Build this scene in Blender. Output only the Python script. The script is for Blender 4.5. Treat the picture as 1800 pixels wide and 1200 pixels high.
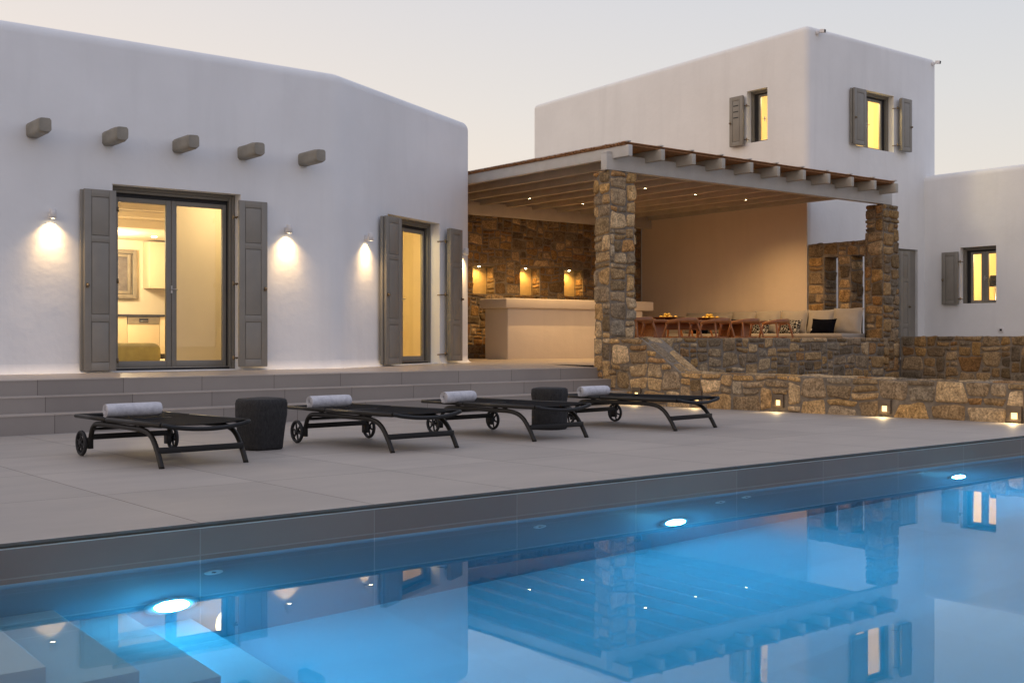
import bpy, bmesh, math, random
from mathutils import Vector, Matrix, noise as mnoise
R = math.radians
sc = bpy.context.scene
for o in list(bpy.data.objects): bpy.data.objects.remove(o)

# ------------------------------------------------------------------ camera, sky, sun, exposure
FX, FY = 0.6202, 0.7844                      # horizontal view direction
CAMZ = 0.92
cam = bpy.data.objects.new('camera', bpy.data.cameras.new('camera'))
sc.collection.objects.link(cam); sc.camera = cam
cam.location = (0, 0, CAMZ)
cam.rotation_euler = Vector((FX, FY, 0)).to_track_quat('-Z', 'Y').to_euler()
cam.data.lens = 40.0; cam.data.sensor_width = 36.0
cam.data.shift_y = -7 / 1800
cam.data.clip_start = 0.05; cam.data.clip_end = 2000

world = bpy.data.worlds.new('World'); sc.world = world; world.use_nodes = True
SUN_EL, SUN_AZ = R(3.0), R(-85.0)             # azimuth measured from +Y towards +X
nt = world.node_tree; nt.nodes.clear()
wo = nt.nodes.new('ShaderNodeOutputWorld'); bg = nt.nodes.new('ShaderNodeBackground')
sky = nt.nodes.new('ShaderNodeTexSky'); sky.sky_type = 'NISHITA'; sky.sun_disc = False
sky.sun_elevation = SUN_EL; sky.sun_rotation = SUN_AZ
sky.air_density = 1.0; sky.dust_density = 3.0; sky.ozone_density = 2.0
# dusk haze over the physical sky: warm near the horizon and towards the set sun (-X), grey-violet above and opposite
def wn(typ, **kw):
    n = nt.nodes.new(typ)
    for k, v in kw.items(): setattr(n, k, v)
    return n
tc = wn('ShaderNodeTexCoord'); sx = wn('ShaderNodeSeparateXYZ'); nt.links.new(tc.outputs['Generated'], sx.inputs[0])
rp = wn('ShaderNodeValToRGB'); nt.links.new(sx.outputs['Z'], rp.inputs[0]); cr = rp.color_ramp
for k, (p_, c_) in enumerate(((0.0, (.84, .67, .49)), (.10, (.80, .69, .56)), (.20, (.70, .65, .585)), (.32, (.59, .585, .59)), (.55, (.52, .54, .60)), (1., (.44, .47, .56)))):
    e_ = cr.elements[k] if k < 2 else cr.elements.new(p_)
    e_.position = p_; e_.color = (*c_, 1)
az = wn('ShaderNodeMapRange'); az.inputs[1].default_value = -.75; az.inputs[2].default_value = 1.0; nt.links.new(sx.outputs['X'], az.inputs[0])
tint = wn('ShaderNodeMix', data_type='RGBA'); nt.links.new(az.outputs[0], tint.inputs[0])
tint.inputs[6].default_value = (1.48, 1.27, 1.10, 1); tint.inputs[7].default_value = (.86, .93, 1.04, 1)
ml = wn('ShaderNodeMix', data_type='RGBA', blend_type='MULTIPLY'); ml.inputs[0].default_value = 1
nt.links.new(rp.outputs[0], ml.inputs[6]); nt.links.new(tint.outputs[2], ml.inputs[7])
back = wn('ShaderNodeMapRange'); back.inputs[1].default_value = -.9; back.inputs[2].default_value = .3; nt.links.new(sx.outputs['Y'], back.inputs[0])
tb_ = wn('ShaderNodeMix', data_type='RGBA'); nt.links.new(back.outputs[0], tb_.inputs[0]); tb_.inputs[6].default_value = (.73, .82, 1.05, 1); tb_.inputs[7].default_value = (1, 1, 1, 1)
m2 = wn('ShaderNodeMix', data_type='RGBA', blend_type='MULTIPLY'); m2.inputs[0].default_value = 1
nt.links.new(ml.outputs[2], m2.inputs[6]); nt.links.new(tb_.outputs[2], m2.inputs[7])
sc10 = wn('ShaderNodeVectorMath', operation='SCALE'); nt.links.new(m2.outputs[2], sc10.inputs[0]); sc10.inputs['Scale'].default_value = 8.4
mm = wn('ShaderNodeMix', data_type='RGBA'); mm.inputs[0].default_value = .12
nt.links.new(sc10.outputs[0], mm.inputs[6]); nt.links.new(sky.outputs[0], mm.inputs[7])
nt.links.new(mm.outputs[2], bg.inputs[0]); bg.inputs[1].default_value = 0.13
nt.links.new(bg.outputs[0], wo.inputs[0])

sun = bpy.data.objects.new('sun', bpy.data.lights.new('sun', 'SUN')); sc.collection.objects.link(sun)
sun.data.energy = 0.2; sun.data.angle = R(60); sun.data.color = (1.0, 0.78, 0.62)
sd = Vector((math.sin(SUN_AZ) * math.cos(R(14)), math.cos(SUN_AZ) * math.cos(R(14)), math.sin(R(14))))
sun.rotation_euler = sd.to_track_quat('Z', 'Y').to_euler(); sun.location = (-10, 0, 20)

sc.view_settings.view_transform = 'Standard'; sc.view_settings.look = 'None'
sc.view_settings.exposure = 0.25; sc.view_settings.gamma = 1.0
sc.render.engine = 'CYCLES'
cy = sc.cycles
cy.use_denoising = True; cy.max_bounces = 10; cy.diffuse_bounces = 4; cy.glossy_bounces = 4
cy.transmission_bounces = 8; cy.transparent_max_bounces = 12; cy.volume_bounces = 1
cy.caustics_refractive = True; cy.caustics_reflective = False; cy.blur_glossy = 0.5
cy.sample_clamp_indirect = 4.0; cy.sample_clamp_direct = 0.0

# ------------------------------------------------------------------ helpers
WL = {}                                      # world location of each linked object (unrotated parents)
def link(o, parent=None, w=(0, 0, 0)):
    sc.collection.objects.link(o)
    w = Vector(w); WL[o.name] = w
    if parent is not None:
        o.parent = parent; o.location = w - WL[parent.name]
    else: o.location = w
    return o
def tag(o, label=None, cat=None, group=None, kind=None):
    if label: o['label'] = label
    if cat: o['category'] = cat
    if group: o['group'] = group
    if kind: o['kind'] = kind
    return o
def thing(name, loc, label, cat, group=None):
    return tag(link(bpy.data.objects.new(name, None), None, loc), label, cat, group)
def children(o): return [c for c in sc.objects if c.parent == o]
def copy_tree(o, parent=None):
    c = o.copy(); sc.collection.objects.link(c); c.parent = parent
    WL[c.name] = WL[o.name].copy()
    for ch in children(o): copy_tree(ch, c)
    return c

class Fr:
    """wall frame: s along the wall (to the right seen from outside), d outwards, z up"""
    def __init__(s, o, w, n): s.o = Vector((o[0], o[1], 0)); s.w = Vector((w[0], w[1], 0)); s.n = Vector((n[0], n[1], 0))
    def p(s, a, d, z): return s.o + s.w * a + s.n * d + Vector((0, 0, z))
WORLD = Fr((0, 0), (1, 0), (0, 1))

class MB:
    def __init__(s): s.v = []; s.f = []; s.m = []; s.sm = []; s.c = None
    def add(s, vs, fs, m=0, smooth=False):
        b = len(s.v); s.v += [Vector(v) for v in vs]
        for f in fs: s.f.append([i + b for i in f]); s.m.append(m); s.sm.append(smooth)
        return s
    def box(s, x0, x1, y0, y1, z0, z1, F=WORLD, m=0):
        ps = [F.p(x, y, z) for z in (z0, z1) for (x, y) in ((x0, y0), (x1, y0), (x1, y1), (x0, y1))]
        return s.add(ps, [(0, 3, 2, 1), (4, 5, 6, 7), (0, 1, 5, 4), (1, 2, 6, 5), (2, 3, 7, 6), (3, 0, 4, 7)], m)
    def prism(s, poly, z0, z1, m=0):
        n = len(poly)
        ps = [(x, y, z0) for x, y in poly] + [(x, y, z1) for x, y in poly]
        return s.add(ps, [tuple(range(n))[::-1], tuple(range(n, 2 * n))] + [(i, (i + 1) % n, n + (i + 1) % n, n + i) for i in range(n)], m)
    def tube(s, path, r, seg=10, m=0, cap=True, sy=1.0):
        path = [Vector(p) for p in path]; n = len(path); rs = r if isinstance(r, (list, tuple)) else [r] * n
        vs = []; up = None
        for i, p in enumerate(path):
            t = (path[min(i + 1, n - 1)] - path[max(i - 1, 0)]).normalized()
            if up is None:
                up = Vector((0, 0, 1)) if abs(t.z) < .9 else Vector((1, 0, 0))
            a = t.cross(up).normalized(); up = a.cross(t).normalized()
            for k in range(seg):
                th = 2 * math.pi * (k + .5) / seg
                vs.append(p + a * math.cos(th) * rs[i] + up * math.sin(th) * rs[i] * sy)
        fs = [(i * seg + k, i * seg + (k + 1) % seg, (i + 1) * seg + (k + 1) % seg, (i + 1) * seg + k) for i in range(n - 1) for k in range(seg)]
        s.add(vs, fs, m, seg > 5)
        if cap: 
            b = len(s.v) - n * seg
            s.f.append([b + k for k in range(seg)][::-1]); s.m.append(m); s.sm.append(False)
            s.f.append([b + (n - 1) * seg + k for k in range(seg)]); s.m.append(m); s.sm.append(False)
        return s
    def lathe(s, c, prof, seg=24, axis='z', m=0, smooth=True, wob=None):
        c = Vector(c); vs = []
        for (r, h) in prof:
            for k in range(seg):
                th = 2 * math.pi * k / seg; a, b = r * math.cos(th), r * math.sin(th)
                if wob: 
                    q = wob(a, b, h); a, b, h2 = q
                else: h2 = h
                vs.append(c + (Vector((a, b, h2)) if axis == 'z' else Vector((h2, a, b)) if axis == 'x' else Vector((b, h2, a))))
        n = len(prof)
        fs = [(i * seg + k, i * seg + (k + 1) % seg, (i + 1) * seg + (k + 1) % seg, (i + 1) * seg + k) for i in range(n - 1) for k in range(seg)]
        fs += [tuple(range(seg))[::-1], tuple(range((n - 1) * seg, n * seg))]
        s.add(vs, fs[:-2], m, smooth); b = len(s.v) - n * seg
        for f in fs[-2:]: s.f.append([i + b for i in f]); s.m.append(m); s.sm.append(False)
        return s
    def grid(s, rows, m=0, smooth=True, closed=False):
        nr, nc = len(rows), len(rows[0]); vs = [p for r in rows for p in r]
        fs = [(i * nc + k, i * nc + (k + 1) % nc, (i + 1) * nc + (k + 1) % nc, (i + 1) * nc + k) for i in range(nr - 1) for k in range(nc if closed else nc - 1)]
        return s.add(vs, fs, m, smooth)
    def build(s, name, mats, parent=None, bevel=0, seg=2, recalc=True, ang=35, local=False):
        if not isinstance(mats, (list, tuple)): mats = [mats]
        me = bpy.data.meshes.new(name)
        if local: c = Vector((0, 0, 0))
        elif parent is None or True:
            lo = Vector([min(v[i] for v in s.v) for i in range(3)]); hi = Vector([max(v[i] for v in s.v) for i in range(3)])
            c = (lo + hi) / 2
            if parent is None: c.z = lo.z
        me.from_pydata([v - c for v in s.v], [], s.f)
        me.polygons.foreach_set('material_index', s.m); me.polygons.foreach_set('use_smooth', s.sm)
        for mt in mats: me.materials.append(mt)
        if s.c is not None:
            ca = me.color_attributes.new('Col', 'FLOAT_COLOR', 'POINT')
            ca.data.foreach_set('color', [x for q in s.c for x in q])
        if bevel or recalc:
            bm = bmesh.new(); bm.from_mesh(me)
            if recalc: bmesh.ops.recalc_face_normals(bm, faces=bm.faces)
            if bevel:
                es = [e for e in bm.edges if len(e.link_faces) == 2 and e.calc_face_angle(0) > R(ang)]
                bmesh.ops.bevel(bm, geom=es, offset=bevel, segments=seg, affect='EDGES', profile=.5, clamp_overlap=True)
                for f in bm.faces: f.smooth = True
            bm.to_mesh(me); bm.free()
            if bevel and hasattr(me, 'set_sharp_from_angle'): me.set_sharp_from_angle(angle=R(50))
        return link(bpy.data.objects.new(name, me), parent, c)

def boolean(o, cutters):
    """cut boxes (MB) out of o once and keep the plain result"""
    cs = []
    for k, mb in enumerate(cutters):
        c = mb.build('cutter', [], None); cs.append(c)
        md = o.modifiers.new('cut', 'BOOLEAN'); md.object = c; md.operation = 'DIFFERENCE'; md.solver = 'EXACT'
    dg = bpy.context.evaluated_depsgraph_get(); dg.update()
    me = bpy.data.meshes.new_from_object(o.evaluated_get(dg)); o.modifiers.clear(); o.data = me
    for c in cs: bpy.data.objects.remove(c)

# ------------------------------------------------------------------ materials
def nodes(name):
    m = bpy.data.materials.new(name); m.use_nodes = True; t = m.node_tree
    return m, t, t.nodes['Principled BSDF']
def N(t, typ, **kw):
    n = t.nodes.new(typ)
    for k, v in kw.items():
        if k[0] == 'i' and k[1:].isdigit(): n.inputs[int(k[1:])].default_value = v
        elif k in n.inputs: n.inputs[k].default_value = v
        else: setattr(n, k, v)
    return n
def coord(t, scale=(1, 1, 1), loc=(0, 0, 0)):
    # world-fixed position, so that pieces of one surface line up
    g = N(t, 'ShaderNodeNewGeometry'); mp = N(t, 'ShaderNodeMapping'); mp.inputs['Scale'].default_value = scale; mp.inputs['Location'].default_value = loc
    t.links.new(g.outputs['Position'], mp.inputs[0]); return mp.outputs[0]
def ocoord(t, scale=(1, 1, 1)):
    g = N(t, 'ShaderNodeTexCoord'); mp = N(t, 'ShaderNodeMapping'); mp.inputs['Scale'].default_value = scale
    t.links.new(g.outputs['Object'], mp.inputs[0]); return mp.outputs[0]
def mixc(t, a, b, fac, mode='MIX'):
    n = N(t, 'ShaderNodeMix', data_type='RGBA', blend_type=mode)
    for k, x in ((6, a), (7, b), (0, fac)):
        if hasattr(x, 'is_output'): t.links.new(x, n.inputs[k])
        else: n.inputs[k].default_value = (*x, 1) if isinstance(x, tuple) and len(x) == 3 else x
    return n.outputs[2]
def ramp(t, x, p0, p1, c0=(0, 0, 0), c1=(1, 1, 1)):
    n = N(t, 'ShaderNodeValToRGB'); n.color_ramp.elements[0].position = p0; n.color_ramp.elements[1].position = p1
    n.color_ramp.elements[0].color = (*c0, 1); n.color_ramp.elements[1].color = (*c1, 1); t.links.new(x, n.inputs[0]); return n.outputs[0]
def noise(t, vec, scale, detail=4, rough=.55):
    n = N(t, 'ShaderNodeTexNoise'); n.inputs['Scale'].default_value = scale; n.inputs['Detail'].default_value = detail
    n.inputs['Roughness'].default_value = rough; t.links.new(vec, n.inputs['Vector']); return n.outputs[0]
def bump(t, p, h, strength, dist=.01, prev=None):
    b = N(t, 'ShaderNodeBump'); b.inputs['Strength'].default_value = strength; b.inputs['Distance'].default_value = dist
    t.links.new(h, b.inputs['Height'])
    if prev is not None: t.links.new(prev, b.inputs['Normal'])
    t.links.new(b.outputs[0], p.inputs['Normal']); return b.outputs[0]
def plain(name, col, rough=.5, metal=0, var=.12, vs=8., bs=0., bd=.003, bsc=60., world=False, spec=.5):
    m, t, p = nodes(name); v = coord(t) if world else ocoord(t)
    a = tuple(c * (1 - var) for c in col); b = tuple(min(1, c * (1 + var)) for c in col)
    t.links.new(mixc(t, a, b, ramp(t, noise(t, v, vs, 5), .3, .7)), p.inputs['Base Color'])
    p.inputs['Roughness'].default_value = rough; p.inputs['Metallic'].default_value = metal
    p.inputs['Specular IOR Level'].default_value = spec
    if bs: bump(t, p, noise(t, v, bsc, 4), bs, bd)
    return m
def emit(name, col, s):
    m = bpy.data.materials.new(name); m.use_nodes = True; t = m.node_tree; t.nodes.clear()
    o = N(t, 'ShaderNodeOutputMaterial'); e = N(t, 'ShaderNodeEmission'); e.inputs[0].default_value = (*col, 1); e.inputs[1].default_value = s
    t.links.new(e.outputs[0], o.inputs[0]); return m

def plaster(name, col):
    m, t, p = nodes(name); v = coord(t)
    big = noise(t, v, .9, 3); fine = noise(t, v, 14, 5, .6)
    c = mixc(t, tuple(x * .93 for x in col), col, ramp(t, big, .3, .7))
    st = coord(t, (2.2, 2.2, .25)); c = mixc(t, c, tuple(x * .90 for x in col), ramp(t, noise(t, st, 1.6, 4), .5, .85))
    t.links.new(c, p.inputs['Base Color']); p.inputs['Roughness'].default_value = .85; p.inputs['Specular IOR Level'].default_value = .25
    b1 = bump(t, p, noise(t, v, 2.2, 3), .35, .03)
    bump(t, p, fine, .35, .006, b1)
    return m
M_wall = plaster('white_plaster', (.825, .835, .83))
M_tower = plaster('cream_plaster', (.83, .835, .815))
M_bar = plaster('smooth_render', (.70, .62, .52))
M_inner = plain('interior_paint', (.80, .70, .52), .8, var=.03, vs=1.5)
M_inner_y = plain('interior_yellow_paint', (.82, .67, .38), .8, var=.04, vs=1.5)
M_frame = plain('taupe_paint', (.205, .190, .160), .45, var=.06, vs=5, bs=.15, bsc=120)
M_shut = plain('taupe_wood_paint', (.24, .223, .188), .5, var=.07, vs=4, bs=.2, bsc=90)
M_gap = plain('black_rubber', (.01, .01, .012), .6)
M_brass = plain('aged_metal', (.20, .15, .09), .4, .7)
M_steel = plain('brushed_steel', (.45, .43, .40), .3, .9)
M_lampw = plain('white_powder_coat', (.72, .71, .70), .4)

def tile_mat(name, col, w, h, off=(0, 0), rot=None, mortar=.006, grout=(.16, .14, .12), axis='xy', rough=.42, stagger=0., streak=1):
    m, t, p = nodes(name); g = N(t, 'ShaderNodeNewGeometry'); sp = N(t, 'ShaderNodeSeparateXYZ'); cb = N(t, 'ShaderNodeCombineXYZ')
    t.links.new(g.outputs['Position'], sp.inputs[0])
    ix = {'x': 0, 'y': 1, 'z': 2}
    for k, ax in enumerate(axis):
        ad = N(t, 'ShaderNodeMath', operation='SUBTRACT'); t.links.new(sp.outputs[ix[ax]], ad.inputs[0]); ad.inputs[1].default_value = off[k]
        t.links.new(ad.outputs[0], cb.inputs[k])
    br = N(t, 'ShaderNodeTexBrick'); br.offset = stagger; br.offset_frequency = 2; br.squash = 1
    for k, x in (('Scale', 1.), ('Mortar Size', mortar / 2), ('Mortar Smooth', .2), ('Bias', 0.), ('Brick Width', w), ('Row Height', h)): br.inputs[k].default_value = x
    br.inputs['Color1'].default_value = (*[c * .90 for c in col], 1); br.inputs['Color2'].default_value = (*[c * 1.06 for c in col], 1); br.inputs['Mortar'].default_value = (*grout, 1)
    t.links.new(cb.outputs[0], br.inputs['Vector'])
    v = coord(t, (1, 2.2, 1)); n1 = ramp(t, noise(t, v, 1.1, 6, .6), .3, .75)
    c = mixc(t, br.outputs[0], tuple(x * 1.0 for x in (.86, .84, .83)), .0)
    cc = mixc(t, (.88, .86, .85), (1.05, 1.03, 1.0), n1)
    c2 = mixc(t, br.outputs[0], cc, 1.0, 'MULTIPLY')
    c3 = mixc(t, c2, (.9, .9, .9), ramp(t, noise(t, coord(t), 240, 2), .35, .65, (0, 0, 0), (.10, .10, .10)), 'MULTIPLY')
    t.links.new(c3, p.inputs['Base Color']); p.inputs['Roughness'].default_value = rough; p.inputs['Specular IOR Level'].default_value = .35
    inv = N(t, 'ShaderNodeMath', operation='SUBTRACT', i0=1.); t.links.new(br.outputs['Fac'], inv.inputs[1])
    b1 = bump(t, p, inv.outputs[0], .5, .002)
    bump(t, p, noise(t, coord(t), 90, 3), .08, .002, b1)
    return m
M_deck = tile_mat('porcelain_deck_tile', (.42, .388, .35), 1.007, 1.45, (2.292 - 10.07, 5.396 - 14.5), mortar=.008, grout=(.12, .105, .09), stagger=0., rough=.55)
M_terr = tile_mat('porcelain_terrace_tile', (.43, .39, .35), .945, .945, (3.652 - 9.45, 0), mortar=.005, grout=(.2, .17, .14))
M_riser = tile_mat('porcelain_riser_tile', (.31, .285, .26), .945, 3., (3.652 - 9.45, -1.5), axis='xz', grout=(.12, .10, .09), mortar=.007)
M_cope = tile_mat('pool_wall_tile', (.20, .150, .120), 1.007, 3., (2.292 - 10.07, -.16 - 3), axis='xz', grout=(.25, .21, .18), mortar=.007, rough=.5)
M_line = tile_mat('pool_wall_tile_painted_glow', (.20, .30, .36), 1.007, 3., (2.292 - 10.07, -.16 - 3), axis='xz', grout=(.36, .42, .45), mortar=.008, rough=.5)  # same tile as the dry wall, bluer: underwater glow put into the colour
M_pool = tile_mat('pool_floor_tile', (.62, .68, .72), 1.007, 1.007, (2.292 - 10.07, 5.396 - 10.07), grout=(.62, .68, .70), mortar=.012, rough=.5)
M_step = tile_mat('pool_step_tile', (.58, .62, .64), 3., 3., (-10, -10), grout=(.7, .75, .76), mortar=.012, rough=.5)

def stone_mat(name, tint=(1, 1, 1)):
    m, t, p = nodes(name); a = N(t, 'ShaderNodeVertexColor'); a.layer_name = 'Col'; v = coord(t)
    n1 = noise(t, v, 9, 6, .65); n2 = noise(t, v, 38, 5, .7)
    c = mixc(t, a.outputs[0], ramp(t, n1, .28, .75, (.50, .46, .42), (1.38, 1.32, 1.22)), 1., 'MULTIPLY')
    c = mixc(t, c, ramp(t, n2, .35, .68, (.45, .43, .40), (1.42, 1.38, 1.32)), 1., 'MULTIPLY')
    c = mixc(t, c, (.30, .17, .07), ramp(t, noise(t, coord(t, (1, 1, 1), (7, 3, 1)), 4.5, 4), .60, .80, (0, 0, 0), (.40, .40, .40)))
    c = mixc(t, c, (1.06, .99, .85), 1., 'MULTIPLY')
    t.links.new(c, p.inputs['Base Color']); p.inputs['Roughness'].default_value = .88; p.inputs['Specular IOR Level'].default_value = .25
    b = bump(t, p, n1, .6, .02); bump(t, p, n2, .7, .010, b)
    return m
M_stone = stone_mat('rubble_stone')
m, t, p = nodes('lime_mortar'); M_mortar = m
v = coord(t); t.links.new(mixc(t, (.15, .125, .095), (.29, .24, .18), ramp(t, noise(t, v, 12, 6, .65), .3, .7)), p.inputs['Base Color'])
p.inputs['Roughness'].default_value = .95; bump(t, p, noise(t, v, 45, 6, .7), .9, .012)

# glass for windows: mostly clear, a little reflective at grazing angles
def glass_mat(name, tint=(1, 1, 1)):
    m = bpy.data.materials.new(name); m.use_nodes = True; t = m.node_tree; t.nodes.clear()
    o = N(t, 'ShaderNodeOutputMaterial'); mx = N(t, 'ShaderNodeMixShader'); tr = N(t, 'ShaderNodeBsdfTransparent'); gl = N(t, 'ShaderNodeBsdfGlossy')
    tr.inputs[0].default_value = (*tint, 1); gl.inputs['Roughness'].default_value = .01; gl.inputs[0].default_value = (.9, .9, .9, 1)
    fr = N(t, 'ShaderNodeLayerWeight'); fr.inputs[0].default_value = .5
    pw = N(t, 'ShaderNodeMath', operation='POWER', i1=4.5); t.links.new(fr.outputs['Facing'], pw.inputs[0])
    ma = N(t, 'ShaderNodeMath', operation='MULTIPLY_ADD', i1=.85, i2=.06); t.links.new(pw.outputs[0], ma.inputs[0])
    t.links.new(ma.outputs[0], mx.inputs[0]); t.links.new(tr.outputs[0], mx.inputs[1]); t.links.new(gl.outputs[0], mx.inputs[2]); t.links.new(mx.outputs[0], o.inputs[0])
    return m
M_glass = glass_mat('window_glass', (.93, .95, .92))

m = bpy.data.materials.new('pool_water'); m.use_nodes = True; t = m.node_tree; t.nodes.clear(); M_water = m
o = N(t, 'ShaderNodeOutputMaterial'); g = N(t, 'ShaderNodeBsdfGlass'); g.inputs['IOR'].default_value = 1.333; g.inputs['Roughness'].default_value = 0.0
va = N(t, 'ShaderNodeVolumeAbsorption'); va.inputs[0].default_value = (.0, .80, .96, 1); va.inputs[1].default_value = .60
vs_ = N(t, 'ShaderNodeVolumeScatter'); vs_.inputs[0].default_value = (.35, .80, 1, 1); vs_.inputs['Density'].default_value = .07; vs_.inputs['Anisotropy'].default_value = .3; vadd = N(t, 'ShaderNodeAddShader'); t.links.new(va.outputs[0], vadd.inputs[0]); t.links.new(vs_.outputs[0], vadd.inputs[1])
bp = N(t, 'ShaderNodeBump'); bp.inputs['Strength'].default_value = .03; bp.inputs['Distance'].default_value = .01
t.links.new(noise(t, coord(t), 1.3, 2), bp.inputs['Height']); t.links.new(bp.outputs[0], g.inputs['Normal'])
t.links.new(g.outputs[0], o.inputs[0]); t.links.new(vadd.outputs[0], o.inputs['Volume'])

# ------------------------------------------------------------------ ground, deck, steps, pool
TZ = .4837                                   # terrace level at the house
YP = 5.396                                   # far edge of the pool
WZ = -.195                                   # water level
def deckz(y): return -.013 * (y - YP)
PX0, PX1, PY0 = .45, 17.0, .6                 # pool extents

mb = MB(); G = 400
mb.add([(-G, -G, -2.6), (G, -G, -2.6), (G, G, -2.6), (-G, G, -2.6)], [(0, 1, 2, 3)])
tag(mb.build('ground', plain('dry_soil', (.22, .18, .13), .95, var=.25, vs=.4, world=True)), kind='structure')

mb = MB()
def slab(x0, x1, y0, y1, th=.3):
    z0, z1 = deckz(y0), deckz(y1)
    mb.add([(x0, y0, z0), (x1, y0, z0), (x1, y1, z1), (x0, y1, z1), (x0, y0, z0 - th), (x1, y0, z0 - th), (x1, y1, z1 - th), (x0, y1, z1 - th)],
           [(0, 1, 2, 3), (7, 6, 5, 4), (0, 4, 5, 1), (1, 5, 6, 2), (2, 6, 7, 3), (3, 7, 4, 0)])
slab(-14, 12.2, YP - .002, 12.6, .013); slab(12.2, 22, YP - .002, 5.96, .013)
mb.add([(-14, -6, 0), (PX0 - .35, -6, 0), (PX0 - .35, YP - .004, 0), (-14, YP - .004, 0)], [(0, 1, 2, 3)])
mb.add([(PX0 - .346, -6, 0), (22, -6, 0), (22, PY0 - .3, 0), (PX0 - .346, PY0 - .3, 0)], [(0, 1, 2, 3)])
tag(mb.build('pool_deck', M_deck, recalc=False), kind='structure')
# dark shadow joint and light trim under the deck edge
mb = MB(); mb.box(-14, 17, YP + .008, YP + .10, -.0225, -.0135)
mb.build('deck_edge_joint', plain('dark_joint', (.09, .08, .06), .8))['kind'] = 'structure'
MB().box(-14, 17, YP - .0015, YP + .01, -.029, -.0235).build('edge_grout', plain('pale_grout', (.40, .38, .34), .8))['kind'] = 'structure'
# pool basin: far wall, end walls, near wall, floor
mb = MB()
mb.box(-14, 17, YP, YP + .35, -.185, -.0295)
mb.box(PX0 - .35, PX0, PY0 - .3, YP, -1.85, -.003); mb.box(PX1, PX1 + .3, PY0 - .3, YP, -1.85, -.003)
mb.box(PX0, PX1, PY0 - .3, PY0, -1.85, -.003)
tag(mb.build('pool_wall', M_cope), kind='structure')
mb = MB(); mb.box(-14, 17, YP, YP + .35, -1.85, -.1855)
tag(mb.build('submerged_wall_painted_glow', M_line), kind='structure')  # far wall below the waterline, with blue pool light painted in
mb = MB(); mb.box(PX0, PX1, PY0, YP, -1.85, WZ - 1.45)
tag(mb.build('pool_floor', M_pool), kind='structure')
mb = MB(); mb.box(PX0 - .1, PX1 + .1, PY0 - .1, YP + .1, WZ - 1.6, WZ)
tag(mb.build('water', M_water, recalc=True), kind='structure')
st = thing('pool_steps', (PX0, 4.8, WZ - 1.45), 'pale tiled steps going down into the left end of the pool', 'pool steps')
xs = [PX0, 1.24, 1.585, 1.915, 2.245]; dz = [.29, .55, .80, 1.07]
for i in range(4):
    MB().box(xs[i] + (.0005 if i else 0), xs[i + 1], 4.30, YP - .001, WZ - 1.45, WZ - dz[i]).build('step', M_step, st, bevel=.006)

# steps up to the terrace
mb = MB(); S = [(12.38, deckz(12.38) - .1, .1134), (12.71, .1134, .2864), (13.0, .2864, .4585)]
for k, (y, z0, z1) in enumerate(S):
    yb = S[k + 1][0] if k < 2 else 13.25
    mb.add([(-14, y, z0 - .02), (12.02, y, z0 - .02), (12.02, y, z1 - .012), (-14, y, z1 - .012)], [(0, 1, 2, 3)], 0)   # riser
    # tread with a thin projecting nosing
    mb.add([(-14, y - .006, z1), (12.02, y - .006, z1), (12.02, yb + .02, z1), (-14, yb + .02, z1),
            (-14, y - .006, z1 - .012), (12.02, y - .006, z1 - .012), (12.02, yb + .02, z1 - .012), (-14, yb + .02, z1 - .012)],
           [(0, 1, 2, 3), (4, 5, 1, 0), (7, 6, 5, 4)], 1)
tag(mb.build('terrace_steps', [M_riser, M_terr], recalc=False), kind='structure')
mb = MB()
def tq(x0, x1, y0, y1, z0, z1): mb.add([(x0, y0, z0), (x1, y0, z0), (x1, y1, z1), (x0, y1, z1)], [(0, 1, 2, 3)])
tq(-14, 12.02, 13.25, 14.3, .4585, TZ); tq(-14, 12.02, 14.3, 26, TZ, TZ); tq(12.02, 24, 12.9, 26, TZ, TZ)
mb.add([(-14, 26, TZ), (24, 26, TZ), (24, 26, -2.6), (-14, 26, -2.6)], [(0, 1, 2, 3)])
tag(mb.build('terrace', M_terr, recalc=False), kind='structure')
mb = MB(); tq(12.3, 30, 5.95, 12.9, .12, .12); mb.add([(12.3, 5.95, -.5), (30, 5.95, -.5), (30, 5.95, .12), (12.3, 5.95, .12)], [(0, 1, 2, 3)])
tag(mb.build('planting_bed', plain('bed_soil', (.14, .11, .08), .95, var=.3, vs=6, world=True), recalc=False), kind='structure')

# ------------------------------------------------------------------ rubble masonry
PAL = [(.37, .265, .145), (.43, .32, .185), (.28, .225, .16), (.47, .375, .25), (.23, .18, .115), (.35, .22, .105), (.31, .26, .20), (.34, .25, .145), (.41, .29, .145), (.21, .18, .145), (.50, .41, .29), (.27, .25, .22)]
def vnoise(a, b, s): return mnoise.noise(Vector((a * s, b * s, 3.7)))
def pack(nu, nv, rng, blocked, big):
    occ = [[blocked(i, j) for i in range(nu)] for j in range(nv)]; out = []
    for j in range(nv):
        for i in range(nu):
            if occ[j][i]: continue
            if rng.random() < big: w, h = rng.choice([(3, 3), (4, 3), (4, 2), (5, 3), (4, 3), (4, 2), (3, 2), (5, 2)])
            else: w, h = rng.choice([(2, 1), (2, 2), (3, 1), (3, 2), (2, 1), (4, 1), (3, 2), (2, 2), (1, 1)])
            ww = 0
            while ww < w and i + ww < nu and not occ[j][i + ww]: ww += 1
            hh = 0
            while hh < h and j + hh < nv and all(not occ[j + hh][i + q] for q in range(ww)): hh += 1
            # close one-cell slivers
            if i + ww < nu and not occ[j][i + ww] and (i + ww + 1 >= nu or occ[j][i + ww + 1]) and all(not occ[j + r][i + ww] for r in range(hh)): ww += 1
            for r in range(hh):
                for q in range(ww): occ[j + r][i + q] = True
            out.append((i, j, ww, hh))
    return out
def edge(a, L): return max(0., min(1., a / .15, (L - a) / .15))
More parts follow.
